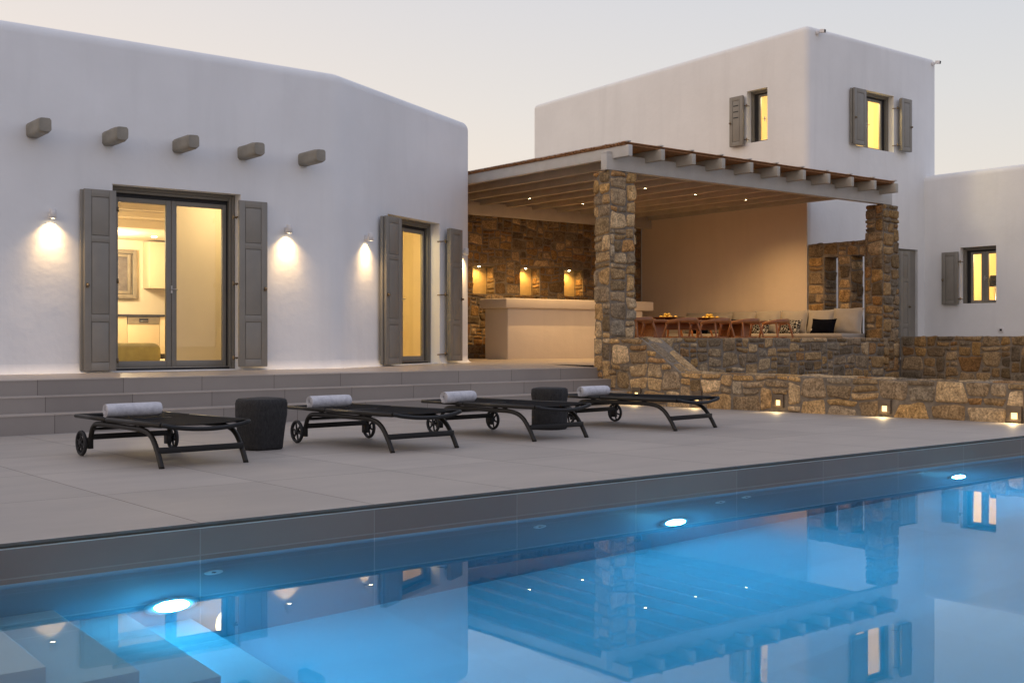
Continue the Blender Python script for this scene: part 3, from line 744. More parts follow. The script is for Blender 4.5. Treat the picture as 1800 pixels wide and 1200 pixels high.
wall_lamp(F2, 3.80, 2.465, 'white cylinder downlight beside the pergola right of the narrow glazed door')

def ceil_spot(x, y, z, label, e=165):
    t_ = thing('ceiling_spotlight', (x, y, z), label, 'ceiling light', 'small spotlights under the pergola rafters')
    MB().lathe((x, y, z), [(.0, -.001), (.036, -.001), (.036, -.012), (.028, -.014), (.028, -.006), (0, -.006)], 20).build('rim', M_steel, t_)
    MB().lathe((x, y, z), [(0, -.0065), (.027, -.0065), (.027, -.010), (0, -.010)], 16).build('lens', emit('spot_lens', (1., .78, .42), 40) if 'spot_lens' not in bpy.data.materials else bpy.data.materials['spot_lens'], t_)
    spot('bulb', (x, y, z - .02), (0, 0, -1), e, 135, .9, (1., .62, .27), t_, .02)
for (i_, y_, lb) in ((3, 17.4, 'far left spotlight under the pergola nearest the white house'), (5, 17.4, 'rear spotlight under the pergola just left of the pale stone column'),
                 (4, 14.9, 'spotlight under the pergola just right of the pale stone column'), (6, 14.95, 'middle spotlight of the front three under the pergola'),
                 (8, 14.89, 'rightmost spotlight under the pergola')):
    ceil_spot(12.096 + .702 * i_, y_, 3.669, lb)
for k, (a, b) in enumerate(NI):
    x = a + .27; t_ = thing('niche_light', (x, 19.45, NZ1), ['tiny light in the left niche', 'tiny light in the middle niche', 'tiny light in the right niche'][k], 'niche light', 'tiny lights in the niches')
    MB().lathe((x, 19.46, NZ1 - .002), [(0, 0), (.022, 0), (.022, -.010), (0, -.010)], 14).build('lens', bpy.data.materials['spot_lens'], t_)
    spot('bulb', (x, 19.46, NZ1 - .02), (0, .1, -1), 18, 150, .8, (1., .54, .15), t_, .015)
M_slens = emit('step_light_lens', (1., .68, .26), 2.4)
for k, y in enumerate(SLY):
    lb = ['recessed wall light nearest the steps, above the far lounger', 'second recessed wall light from the steps, seen over the foot of the far lounger', 'third recessed wall light from the steps, first one clear of the loungers',
          'fourth recessed wall light from the steps', 'recessed wall light at the right edge of the picture'][k]
    t_ = thing('recessed_light', (11.96, y, .02), lb, 'wall light', 'recessed lights along the low wall')
    Fl = Fr((11.985, 0), (0, -1), (-1, 0)); z0, z1 = .005, .175; a = -y - .085; b = -y + .085
    fb = MB(); fb.box(a, b, -.02, .012, z0, z0 + .028, Fl); fb.box(a, b, -.02, .012, z1 - .075, z1, Fl); fb.box(a, a + .045, -.02, .012, z0 + .0285, z1 - .0755, Fl); fb.box(b - .045, b, -.02, .012, z0 + .0285, z1 - .0755, Fl)
    fb.build('bezel', plain('bronze_bezel', (.17, .13, .09), .45, .3) if k == 0 else bpy.data.materials['bronze_bezel'], t_, bevel=.002)
    MB().box(a + .045, b - .045, -.015, -.010, z0 + .028, z1 - .075, Fl).build('lens', M_slens, t_)
    spot('bulb', (11.955, y, .105), (-.7, 0, -1), 5., 130, .8, (1., .72, .36), t_, .02)

# pool lights and jets
M_plens = emit('pool_light_lens', (.13, .62, 1.0), 500)
for k, x in enumerate((2.14, 5.67, 9.22)):
    t_ = thing('pool_light', (x, YP, WZ - .80), ['large glowing underwater light beside the pool steps', 'glowing underwater light in the middle of the far pool wall', 'glowing underwater light furthest right in the pool wall'][k], 'pool light', 'underwater lights in the pool wall')
    MB().lathe((x, YP - .001, WZ - .79), [(.135, 0), (.14, -.012), (.112, -.022), (.090, -.014), (.088, 0)], 32, 'y').build('ring', plain('ring_plastic', (.55, .57, .58), .4) if k == 0 else bpy.data.materials['ring_plastic'], t_)
    MB().lathe((x, YP - .004, WZ - .79), [(.086, 0), (.084, -.026), (.062, -.044), (.0, -.052)], 28, 'y').build('lens', M_plens, t_)
for k, (x, dp) in enumerate(((2.36, .27), (4.48, .27), (6.14, .30), (6.42, .23), (8.66, .2))):
    t_ = thing('pool_jet', (x, YP, WZ - dp), ['round pool inlet above the light by the steps', 'round pool inlet between the first and second pool lights', 'left one of two close round inlets right of the middle pool light',
              'right one of two close round inlets right of the middle pool light', 'round pool inlet left of the furthest pool light'][k], 'pool inlet', 'round inlets in the pool wall')
    MB().lathe((x, YP - .001, WZ - dp), [(.05, 0), (.05, -.006), (.038, -.010), (.016, -.008), (.016, -.002)], 24, 'y').build('flange', plain('inlet_plastic', (.60, .72, .75), .4) if k == 0 else bpy.data.materials['inlet_plastic'], t_)
    MB().lathe((x, YP - .004, WZ - dp), [(0.0, 0), (.012, 0), (.012, -.006), (0, -.006)], 12, 'y').build('nozzle', M_gap, t_)

# room lights
YEL = (1., .77, .46)
def room_light(name, loc, e, col, parent, r=.25):
    t_ = point(name, loc, e, col, parent, r); return t_
room_light('room_bulb', (4.5, 18.6, 2.75), 170, YEL, house); room_light('room_bulb', (7.2, 21.6, 2.6), 190, (1., .78, .50), house)
room_light('room_bulb', (7.0, 15.3, 2.8), 16, YEL, house)
pl = F2.p(1.3, -.7, 2.7); room_light('room_bulb', pl, 60, (1., .80, .48), house)
room_light('room_bulb', (20.9, 15.7, 6.6), 190, (1., .80, .48), tower); room_light('room_bulb', (25.6, 13.0, 3.1), 170, (1., .80, .48), wing)

# ------------------------------------------------------------------ pergola
M_beam = plain('pale_beam_paint', (.54, .52, .475), .6, var=.07, vs=4, bs=.25, bsc=40, bd=.004)
M_beam_shade = plain('beam_paint_shaded', (.44, .405, .335), .65, var=.1, vs=4, bs=.25, bsc=40, bd=.004)  # beam paint darkened: shade under the reed roof put into the colour
M_reed = plain('reed', (.34, .165, .065), .8, var=.35, vs=30)
perg = thing('pergola', (15.5, 12.6, 3.49), 'pale painted timber pergola with a reed roof over the terrace bar', 'pergola')
MB().box(11.93, 19.50, 12.755, 12.885, 3.490, 3.742).build('front_beam', M_beam, perg, bevel=.006)
MB().box(11.93, 12.045, 12.757, 12.883, 3.7425, 3.775).build('beam_end_cap', M_beam, perg, bevel=.004)
MB().box(11.90, 19.19, 18.98, 19.12, 3.47, 3.735).build('back_beam', M_beam, perg, bevel=.006)
for i in range(11):
    x = 12.050 + .702 * i
    MB().box(x, x + .085, 12.40, 19.90, 3.668, 3.838).build('rafter', M_beam_shade if i else M_beam, perg, bevel=.005)
    MB().box(x + .01, x + .075, 12.42, 19.8, 3.889, 3.905).build('batten', M_beam, perg)
mb = MB(); rng = random.Random(8)
for k in range(980):
    y = 12.47 + (k // 2) * .0145; z = 3.853 + (k % 2) * .022 + rng.uniform(-.009, .010); xa = 12.04 + rng.uniform(-.045, .02); xb = 19.14 + rng.uniform(-.02, .03); r = rng.uniform(.0065, .010)
    if 12.04 < xa: xa = 12.03
    pts = [(xa, y, z), (15.5, y + rng.uniform(-.004, .004), z + rng.uniform(-.002, .002)), (xb, y, z)]
    mb.tube(pts, r, 5, cap=True)
mb.box(12.05, 19.12, 12.48, 19.58, 3.8395, 3.8475)
mb.build('reed_mat', M_reed, perg, recalc=False)
tw = MB()
for k in range(4):
    a = Vector((11.99 + .02 * k, 12.9 + .02 * k, 3.47)); b = a + Vector((rng.uniform(-.03, .03) - .01 * k, rng.uniform(-.03, .03), .10 + .03 * k))
    tw.tube([a, (a + b) / 2 + Vector((.008, 0, 0)), b], [.004, .003, .0015], 5)
tag(tw.build('dry_twig', plain('dry_stem', (.30, .22, .12), .9)), 'few dry stems sprouting from the top of the pale stone column', 'twig')

# ------------------------------------------------------------------ bar
bar = thing('bar_counter', (16, 18.2, TZ), 'smooth cream masonry bar counter with a thick slab top in front of the niches', 'bar counter')
MB().box(14.02, 17.80, 17.87, 18.63, TZ - .02, 1.51).build('counter_body', M_bar, bar, bevel=.02, seg=3)
MB().box(13.93, 18.07, 17.80, 18.70, 1.508, 1.705).build('counter_top', M_bar, bar, bevel=.02, seg=3)

# ------------------------------------------------------------------ bench and cushions
bench = thing('built_in_bench', (18.8, 16, TZ), 'long built-in masonry bench under the row of beige cushions', 'bench')
MB().box(18.47, 19.195, 13.14, 19.25, TZ - .02, .925).build('base', M_bar, bench, bevel=.015)
M_linen = plain('beige_linen', (.38, .34, .285), .9, var=.06, vs=6, bs=.3, bsc=220, bd=.002)
M_piping = plain('cushion_piping', (.50, .47, .42), .85)
MB().box(18.44, 19.19, 13.145, 19.24, .9255, 1.0).build('seat_pad', M_linen, bench, bevel=.02, seg=3)
def pillow(name, w, h, th, mat, label, cat, group, piping=True, seed=0, tag_=False):
    """standing pillow, local: width along y, height z, faces -x"""
    rng = random.Random(seed); o = thing(name, (0, 0, 0), label, cat, group); n = 14
    def P(a, b, side):
        x, y = 2 * a / n - 1, 2 * b / n - 1
        pin = 1 - .07 * (1 - abs(y) ** 2) * abs(x) ** 3; pin2 = 1 - .07 * (1 - abs(x) ** 2) * abs(y) ** 3
        t_ = max(0., (1 - x * x) * (1 - y * y)) ** .38 * th / 2
        wr = 1 + .09 * vnoise(x * 1.3 + seed * 3, y * 1.3 + side, 1.6)
        t_ += .010 * vnoise(x * 4 + seed, y * 4, 1.) * (1 - max(abs(x), abs(y)) ** 4)
        return Vector((side * t_ * wr, x * w / 2 * pin, h / 2 + y * h / 2 * pin2 + .012 * vnoise(x + seed, y, 1.1)))
    mb = MB()
    for side in (-1, 1): mb.grid([[P(a, b, side) for a in range(n + 1)] for b in range(n + 1)])
    mb.build('cover', mat, o, local=True, recalc=True)
    if piping:
        ring = [P(a, 0, 0) for a in range(n)] + [P(n, b, 0) for b in range(n)] + [P(n - a, n, 0) for a in range(n)] + [P(0, n - b, 0) for b in range(n + 1)]
        for q in ring: q.x = 0
        MB().tube(ring, .008, 6).build('piping', M_piping, o, local=True)
    if tag_: MB().box(-.065, -.060, w * .36, w * .40, .05, .09).build('tassel', M_piping, o, local=True)
    return o
m, t, p = nodes('patterned_cloth'); M_pat = m
vv = N(t, 'ShaderNodeTexVoronoi', feature='DISTANCE_TO_EDGE'); vv.inputs['Scale'].default_value = 19; t.links.new(ocoord(t, (0.2, 1, 1)), vv.inputs['Vector'])
t.links.new(mixc(t, (.50, .48, .43), (.006, .006, .008), ramp(t, vv.outputs['Distance'], .035, .065)), p.inputs['Base Color']); p.inputs['Roughness'].default_value = .9
M_black = plain('black_cloth', (.004, .0045, .008), .95, var=.1, spec=.05)
lab = ['beige back cushion at the near end of the bench beside the brown column', 'beige back cushion behind the plain black pillow', 'third beige back cushion from the brown column', 'fourth beige back cushion from the brown column',
       'fifth beige back cushion from the brown column', 'sixth beige back cushion from the brown column', 'beige back cushion furthest along the bench']
for k, y in enumerate((13.44, 14.08, 14.74, 15.42, 16.08, 16.74, 17.40)):
    o = pillow('cushion', .66, .50 if k else .52, .20, M_linen, lab[k], 'cushion', 'beige back cushions on the bench', True, k + 1)
    o.location = (18.98, y, .985); o.rotation_euler = (0, R(11 + k % 3), R([2, -3, 2, 0, -2, 1, 2][k]))
for k, (y, lb) in enumerate(((14.62, 'black and white patterned pillow nearest the plain black pillow'), (15.42, 'black and white patterned pillow seen through the rightmost wooden chair'), (16.2, 'black and white patterned pillow behind the second chair from the right'))):
    o = pillow('patterned_pillow', .56, .31, .15, M_pat, lb, 'pillow', 'patterned pillows on the bench', False, k + 20)
    o.location = (18.70, y, .99); o.rotation_euler = (0, R(20), R(-4 + 4 * k))
o = pillow('black_pillow', .56, .32, .15, M_black, 'plain black pillow with a small pale tassel leaning on the beige cushions', 'pillow', None, False, 30, True)
o.location = (18.66, 13.78, .99); o.rotation_euler = (0, R(20), R(3))
for k, y in enumerate((15.9, 17.0)):
    o = pillow('black_pillow', .5, .33, .15, M_black, ['black pillow half hidden behind the second chair from the right', 'black pillow furthest along the bench behind the chairs'][k], 'pillow', None, False, 33 + k)
    o.location = (18.76, y + .1, .99); o.rotation_euler = (0, R(16), 0)

# ------------------------------------------------------------------ dining table, chairs, fruit
def wood(name, a, b, rough=.42):
    m, t, p = nodes(name); v = ocoord(t, (1.2, 14, 14)); n1 = noise(t, v, 2.2, 6, .6)
    t.links.new(mixc(t, a, b, ramp(t, n1, .3, .7)), p.inputs['Base Color']); p.inputs['Roughness'].default_value = rough; bump(t, p, n1, .2, .002); return m
M_teak = wood('reddish_teak', (.22, .080, .024), (.37, .145, .048), .4)
M_dish = wood('dark_red_wood', (.10, .022, .014), (.16, .036, .022), .35)
tb = thing('dining_table', (15.6, 14.5, TZ), 'long reddish wooden dining table with two fruit platters', 'table')
MB().box(14.05, 17.70, 14.02, 15.02, 1.185, 1.235).build('table_top', M_teak, tb, bevel=.008)
for x in (14.62, 16.95):
    mb = MB(); mb.add([(x - .22, 14.22, TZ), (x + .22, 14.22, TZ), (x + .22, 14.82, TZ), (x - .22, 14.82, TZ), (x - .12, 14.25, 1.184), (x + .12, 14.25, 1.184), (x + .12, 14.79, 1.184), (x - .12, 14.79, 1.184)],
                      [(0, 3, 2, 1), (4, 5, 6, 7), (0, 1, 5, 4), (1, 2, 6, 5), (2, 3, 7, 6), (3, 0, 4, 7)])
    mb.build('leg', M_teak, tb, bevel=.01)
MB().box(14.8, 16.8, 14.46, 14.58, 1.06, 1.184).build('stretcher', M_teak, tb, bevel=.006)

def make_chair():
    o = thing('dining_chair', (0, 0, 0), 'x', 'chair', 'curved wooden chairs around the table')
    rows = []
    for q in range(25):
        f_ = q / 24 * 2 - 1; th = f_ * R(112); hh = (.042 - .020 * abs(f_) ** 1.5); tk = .013
        c = Vector((.285 * math.sin(th), -.25 * math.cos(th), .735 - .055 * abs(f_) ** 2.2)); nn = Vector((math.sin(th), -math.cos(th), 0))
        rows.append([c + nn * tk * a + Vector((0, 0, hh * b)) for a, b in ((-1, -1), (-.3, -1.12), (1, -1), (1.15, 0), (1, 1), (.3, 1.12), (-1, 1), (-1.15, 0))])
    mb = MB(); mb.grid(rows, 0, True, True)
    for r_ in (rows[0], rows[-1]): mb.add(r_, [tuple(range(8))])
    mb.build('backrest', M_teak, o, local=True)
    for sx in (-1, 1):
        for (th, y1, x1) in ((48, -.285, .255), (104, .235, .25)):
            a = Vector((sx * .285 * math.sin(R(th)), -.25 * math.cos(R(th)), .705 if th < 90 else .675)); b = Vector((sx * x1, y1, 0))
            pts = []
            for q in range(9):
                f_ = q / 8; p_ = a.lerp(b, f_); bow = math.sin(math.pi * min(1, f_ * 1.1)) * .035
                pts.append(p_ + Vector((sx * bow * .9, (1 if th > 90 else -1) * bow * .6, 0)))
            MB().tube(pts, [.021 - .008 * q / 8 for q in range(9)], 8).build('leg', M_teak, o, local=True)
    mb = MB(); mb.lathe((0, 0, 0), [(0, .425), (.22, .425), (.245, .44), (.24, .455), (.15, .448), (0, .445)], 20, wob=lambda a, b, h: (a * 1.02, b * .92, h)); mb.build('seat', M_teak, o, local=True)
    for sx in (-1, 1): MB().tube([(sx * .262, -.26, .41), (sx * .262, .22, .41)], .012, 6).build('side_rail', M_teak, o, local=True)
    return o
ch0 = make_chair()
CL = ['wooden chair with its back to the pool, half hidden by the pale stone column', 'wooden chair in front of the left fruit platter', 'wooden chair in front of the right fruit platter',
      'second wooden chair from the right with its back to the pool', 'rightmost wooden chair with its back to the pool',
      'wooden chair on the far side of the table below the left platter', 'wooden chair on the far side of the table below the right platter', 'wooden chair on the far side of the table nearest the bench']
for k, (x, y, rz) in enumerate(((13.42, 13.62, 6), (14.55, 13.66, -5), (15.36, 13.62, 4), (16.2, 13.66, -3), (17.02, 13.62, 6), (15.02, 15.35, 184), (15.9, 15.33, 177), (16.8, 15.35, 182))):
    o = ch0 if k == 0 else copy_tree(ch0)
    o.location = (x, y, TZ); o.rotation_euler = (0, 0, R(rz)); o['label'] = CL[k]
M_lemon = plain('lemon_peel', (.72, .42, .02), .45, var=.12, vs=10)
M_leafg = plain('lemon_leaf', (.10, .16, .02), .6)
fr = [(0, 0), (.09, .03), (-.09, .01), (.17, -.02), (-.17, .02), (.03, .09), (-.06, -.09), (.10, -.08), (.0, .0), (-.05, .03)]
for d, (x, lb) in enumerate(((15.05, 'left'), (16.18, 'right'))):
    mb = MB(); mb.lathe((x, 14.45, 1.235), [(0, .001), (.16, .001), (.30, .045), (.31, .052), (.295, .052), (.16, .014), (0, .012)], 36)
    tag(mb.build('fruit_platter', M_dish), 'shallow dark red wooden platter of lemons, %s one on the table' % lb, 'platter', 'platters on the dining table')
    for k, (a, b) in enumerate(fr):
        z = 1.235 + .05 + (.045 if k > 7 else 0); mb = MB(); rng = random.Random(k + d * 20)
        mb.lathe((0, 0, 0), [(0, -.042), (.008, -.038), (.026, -.025), (.034, 0), (.026, .025), (.008, .038), (0, .043)], 12)
        th = rng.uniform(0, 6.3); rot = Matrix.Rotation(th, 3, 'Z') @ Matrix.Rotation(R(80), 3, 'X')
        mb.v = [rot @ v + Vector((x + a, 14.45 + b, z)) for v in mb.v]
        tag(mb.build('lemon', M_lemon), 'yellow lemon heaped on the %s platter' % lb, 'lemon', 'lemons on the %s platter' % lb)
    lf = MB()
    for k in range(7):
        a = rng.uniform(-.2, .2); b = rng.uniform(-.1, .1); q = Vector((x + a, 14.45 + b, 1.30)); u = Vector((rng.uniform(-1, 1), rng.uniform(-1, 1), .4)).normalized() * .035; w = u.cross(Vector((0, 0, 1))).normalized() * .014
        lf.add([q - u, q + w, q + u, q - w], [(0, 1, 2, 3)])
    tag(lf.build('lemon_leaves', M_leafg, recalc=False), 'green leaves scattered among the lemons on the %s platter' % lb, 'leaves', None, 'stuff')

# ------------------------------------------------------------------ loungers
M_alu = plain('black_aluminium', (.010, .010, .010), .45, 0, var=.1, spec=.3)
M_alu2 = plain('bronze_black_rail', (.020, .018, .015), .42, 0, var=.08, spec=.28)
m, t, p = nodes('black_sling'); M_sling = m
v = ocoord(t); wv = N(t, 'ShaderNodeTexWave'); wv.inputs['Scale'].default_value = 60; t.links.new(v, wv.inputs['Vector'])
t.links.new(mixc(t, (.006, .006, .0065), (.012, .012, .013), wv.outputs['Fac']), p.inputs['Base Color']); p.inputs['Roughness'].default_value = .8; p.inputs['Specular IOR Level'].default_value = .06
M_tyre = plain('black_rubber_tyre', (.014, .014, .015), .7)
def smooth_path(pts, n=6):
    P = [Vector(p) for p in pts]; P = [P[0] * 2 - P[1]] + P + [P[-1] * 2 - P[-2]]; out = []
    for i in range(1, len(P) - 2):
        for k in range(n):
            u = k / n; a, b, c, d = P[i - 1:i + 3]
            out.append(.5 * ((2 * b) + (c - a) * u + (2 * a - 5 * b + 4 * c - d) * u * u + (3 * b - a - 3 * c + d) * u ** 3))
    out.append(P[-2]); return out
def make_lounger():
    o = thing('sun_lounger', (0, 0, 0), 'x', 'sun lounger', 'black sun loungers in a row on the deck'); L = 1.74; W = .35; ZR = .315
    for sx in (-1, 1):
        mb = MB(); mb.tube([(sx * W, .0, ZR), (sx * W, 1.045, ZR)], [.019, .019], 10); mb.build('side_rail', M_alu2, o, local=True)
        mb = MB(); mb.tube([(sx * W, 1.06, ZR), (sx * W, L, ZR + .005)], [.017, .017], 10); mb.build('head_rail', M_alu2, o, local=True)
        pts = smooth_path([(sx * .335, .03, .0), (sx * .335, .10, .11), (sx * .335, .20, .215), (sx * .335, .34, .262), (sx * .335, .60, .270), (sx * .335, 1.22, .272), (sx * .335, 1.37, .250), (sx * .335, 1.43, .18), (sx * .335, 1.46, .09)])
        mb = MB(); mb.tube(pts, .0205, 10, sy=1.0); mb.build('leg', M_alu2, o, local=True)
        # wheel bracket and wheel
        mb = MB(); mb.box(sx * .335 - .018, sx * .335 + .018, 1.43, 1.51, .06, .15); mb.tube([(sx * .33, 1.50, .107), (sx * .41, 1.50, .107)], .010, 8)
        mb.build('wheel_bracket', M_alu, o, local=True, bevel=.004)
        x = sx * .392; mb = MB(); rows = []
        for q in range(33):
            th = 2 * math.pi * q / 32; rows.append([Vector((x + .014 * a, 1.50 + (.094 + .010 * b) * math.cos(th), .107 + (.094 + .010 * b) * math.sin(th))) for a, b in ((-1, -1), (-1.1, .3), (-.5, 1.1), (.5, 1.1), (1.1, .3), (1, -1))])
        mb.grid(rows, 0, True, True)
        mb.lathe((x, 1.50, .107), [(0, -.02), (.020, -.018), (.022, .0), (.020, .018), (0, .02)], 14, 'x')
        for q in range(6):
            th = math.pi * q / 3 + .3; mb.tube([(x, 1.5 + .018 * math.cos(th), .107 + .018 * math.sin(th)), (x, 1.5 + .088 * math.cos(th), .107 + .088 * math.sin(th))], [.011, .008], 6)
        mb.build('wheel', M_tyre, o, local=True)
        # little links between sling rail and frame
        for yy in (.42, 1.14): MB().box(sx * .335 - .012, sx * .335 + .012, yy, yy + .05, .27, ZR).build('spacer', M_alu, o, local=True)
    pts = [(-W, .0, ZR), (-W + .03, -.018, ZR - .004)] + [(W * .82 * q, -.02 - .03 * (1 - q * q), ZR - .012 - .024 * (1 - q * q)) for q in (-1, -.6, -.2, .2, .6, 1)] + [(W - .03, -.018, ZR - .004), (W, 0, ZR)]
    MB().tube(smooth_path(pts, 3), .0165, 10).build('foot_rail', M_alu, o, local=True)
    MB().tube([(-W, L, ZR + .005), (W, L, ZR + .005)], .016, 10).build('head_bar', M_alu, o, local=True)
    for (y0, y1, nm) in ((.035, 1.045, 'seat_sling'), (1.07, L, 'head_sling')):
        rows = []
        for b in range(15):
            y = y0 + (y1 - y0) * b / 14; rows.append([Vector((W * a / 8, y + (.03 * (1 - (a / 8) ** 2) if b == 0 and y0 < .1 else 0), ZR + .014 - .022 * (1 - (a / 8) ** 2))) for a in range(-8, 9)])
        mb = MB(); mb.grid(rows); rows2 = [[q - Vector((0, 0, .006)) for q in r_][::-1] for r_ in rows]; mb.grid(rows2); mb.build(nm, M_sling, o, local=True, recalc=False)
    MB().box(-.34, .34, .075, .10, .105, .150).build('foot_crossbar', M_alu, o, local=True, bevel=.004)
    MB().box(-.34, .34, 1.425, 1.45, .135, .180).build('rear_crossbar', M_alu, o, local=True, bevel=.004)
    MB().box(-.34, .34, 1.36, 1.38, .215, .237).build('rear_crossbar', M_alu, o, local=True, bevel=.004)
    MB().box(-.34, .34, 1.035, 1.07, ZR - .018, ZR - .002).build('hinge_bar', M_alu, o, local=True, bevel=.003)
    return o
lg = make_lounger(); LP = [(3.470, 8.05, 2), (5.395, 7.97, 2), (6.97, 8.04, 2.5), (8.85, 8.07, 5)]
LL = ['black sun lounger furthest left, nearest the camera', 'black sun lounger with its head beside the left stone stool', 'black sun lounger whose foot end overlaps the right stone stool', 'black sun lounger furthest right, in front of the low stone wall']
for k, (x, y, r_) in enumerate(LP):
    o = lg if k == 0 else copy_tree(lg)
    o.location = (x, y, deckz(y)); o.rotation_euler = (-.013, 0, R(r_)); o['label'] = LL[k]
# rolled towels
m, t, p = nodes('terry_cloth'); M_towel = m
v = ocoord(t); n1 = noise(t, v, 190, 3, .7); n2 = noise(t, v, 22, 4)
t.links.new(mixc(t, (.50, .50, .53), (.68, .68, .70), ramp(t, n2, .3, .7)), p.inputs['Base Color']); p.inputs['Roughness'].default_value = .95
p.inputs['Specular IOR Level'].default_value = .1
b = bump(t, p, n1, .7, .004); bump(t, p, n2, .4, .008, b)
def towel(L, r0, seed):
    mb = MB(); rng = random.Random(seed); nT = 84; turns = 3.6; th_ = .0105; out = []
    def ring(x, off):
        pts = []
        for k in range(nT + 1):
            a = k / nT; r = .010 + (r0 - .010 - th_) * a + off; ang = a * turns * 2 * math.pi - .9 - turns * 2 * math.pi
            wob = 1 + .04 * vnoise(math.cos(ang) * 1.3 + seed, math.sin(ang) * 1.3 + x * 2.2, 1.)
            pts.append(Vector((x, r * wob * math.cos(ang) * 1.04, max(r * wob * math.sin(ang) * .95, -r0 * .93))))
        return pts
    nx = 14; A = []
    for i in range(nx + 1):
        x = (i / nx - .5) * L; fl = .006 * vnoise(x * 9, seed, 1.)
        bul = -.004 if i in (0, nx) else 0
        A.append(ring(x, th_ + bul) + ring(x, .001)[::-1])
    mb.grid(A, 0, True, True)
    b = len(mb.v); 
    for rr in (A[0], A[-1]):
        n = len(rr); mb.add(rr, [(k, k + 1, n - 2 - k, n - 1 - k) for k in range(n // 2 - 1)], 0, False)
    return mb.build('rolled_towel', M_towel, None, local=True)
TL = ['rolled pale towel on the leftmost lounger with a fold line along it', 'rolled pale towel on the lounger beside the left stone stool', 'rolled pale towel on the third lounger from the left', 'rolled pale towel on the lounger in front of the low stone wall']
for k, (x, y, L, r_) in enumerate(((3.345, 9.24, .46, 3), (5.215, 9.33, .44, 6), (6.61, 9.22, .40, 8), (8.50, 9.30, .42, 4))):
    o = towel(L, .064, k + 3); o.location = (x, y, deckz(y) + .327 + .056); o.rotation_euler = (0, 0, R(r_)); tag(o, TL[k], 'towel', 'rolled towels on the loungers')
# stone stools
m, t, p = nodes('charred_stone'); M_drum = m
v = ocoord(t); n1 = noise(t, v, 16, 6, .7); n2 = noise(t, ocoord(t, (1, 1, .35)), 60, 4, .7)
t.links.new(mixc(t, (.008, .008, .009), (.034, .033, .032), ramp(t, n2, .3, .75)), p.inputs['Base Color']); p.inputs['Roughness'].default_value = .85
b = bump(t, p, n1, .6, .02); bump(t, p, n2, .7, .006, b)
def drum(prof, seed, expo):
    mb = MB()
    def wob(a, b, h):
        r = math.hypot(a, b); th = math.atan2(b, a)
        k = (abs(math.cos(th)) ** expo + abs(math.sin(th)) ** expo) ** (-1 / expo) if r > 0 else 1
        n_ = 1 + .045 * vnoise(math.cos(th) * 1.5 + seed, math.sin(th) * 1.5 + h * 3, 1.) + .012 * vnoise(math.cos(th) * 3 + seed, math.sin(th) * 3 + h * 5, 1.)
        return a * k * n_, b * k * n_, h + .004 * vnoise(a * 9, b * 9, 1.)
    P = []
    for i in range(len(prof) - 1):
        (r0, h0), (r1, h1) = prof[i], prof[i + 1]; n = max(1, int(math.hypot(r1 - r0, h1 - h0) / .02))
        P += [(r0 + (r1 - r0) * q / n, h0 + (h1 - h0) * q / n) for q in range(n)]
    P.append(prof[-1]); mb.lathe((0, 0, 0), P, 56, wob=wob); return mb.build('stone_stool', M_drum, None, local=True)
o = drum([(0, 0), (.150, 0), (.163, .012), (.178, .15), (.196, .30), (.196, .40), (.188, .43), (.17, .442), (0, .440)], 2, 3.6); o.location = (4.42, 9.10, deckz(9.1)); o.rotation_euler = (0, 0, R(6))
tag(o, 'rough black carved stone stool between the first and second loungers, wider at the top', 'stool')
o = drum([(0, 0), (.165, 0), (.178, .015), (.178, .2), (.172, .29), (.182, .37), (.176, .425), (.16, .437), (0, .436)], 5, 2.6); o.location = (7.80, 9.22, deckz(9.2)); o.rotation_euler = (0, 0, R(20))
tag(o, 'rough black stone stool with a slight waist behind the foot of the third lounger', 'stool')

# ------------------------------------------------------------------ kitchen seen through the wide door
M_cab = plain('cream_lacquer', (.72, .60, .40), .4, var=.02); M_ctop = plain('dark_worktop', (.03, .03, .04), .3)
k_ = thing('kitchen_counter', (9, 22.6, TZ), 'cream base cabinets under a dark worktop inside the kitchen', 'kitchen counter')
MB().box(6.6, 7.98, 22.36, 22.97, .59, 1.335).build('cabinet', M_cab, k_, bevel=.003); MB().box(8.64, 11.3, 22.36, 22.97, .59, 1.335).build('cabinet', M_cab, k_, bevel=.003)
MB().box(6.6, 11.3, 22.33, 22.98, 1.336, 1.378).build('worktop', M_ctop, k_, bevel=.003); MB().box(6.6, 11.3, 22.42, 22.9, TZ + .006, .589).build('plinth', M_ctop, k_)
d_ = thing('dishwasher', (8.31, 22.4, TZ), 'built-in dishwasher with a steel control strip under the kitchen worktop', 'dishwasher')
MB().box(7.99, 8.63, 22.355, 22.9, .592, 1.185).build('door', M_cab, d_, bevel=.003); MB().box(7.99, 8.63, 22.345, 22.9, 1.188, 1.325).build('control_strip', M_steel, d_, bevel=.003)
MB().box(8.22, 8.40, 22.338, 22.3445, 1.215, 1.30).build('handle_recess', M_ctop, d_); MB().tube([(8.24, 22.332, 1.245), (8.39, 22.332, 1.245)], .006, 6).build('handle', M_steel, d_)
o = MB().box(8.53, 11.3, 22.62, 22.98, 1.92, 2.86).build('wall_cabinet', M_cab, None, bevel=.004); tag(o, 'cream wall cabinet above the kitchen worktop', 'cabinet')
kw = thing('kitchen_window', (7.95, 22.97, 1.7), 'small taupe framed window in the kitchen back wall', 'window')
mb = MB()
for (a, b, c, d) in ((7.5, 7.58, 1.71, 2.70), (8.30, 8.38, 1.71, 2.70), (7.581, 8.299, 1.71, 1.79), (7.581, 8.299, 2.62, 2.70)): mb.box(a, b, 22.90, 22.985, c, d)
for (a, b, c, d) in ((7.60, 7.66, 1.80, 2.61), (8.20, 8.26, 1.80, 2.61), (7.661, 8.199, 1.80, 1.86), (7.661, 8.199, 2.55, 2.61)): mb.box(a, b, 22.93, 22.985, c, d)
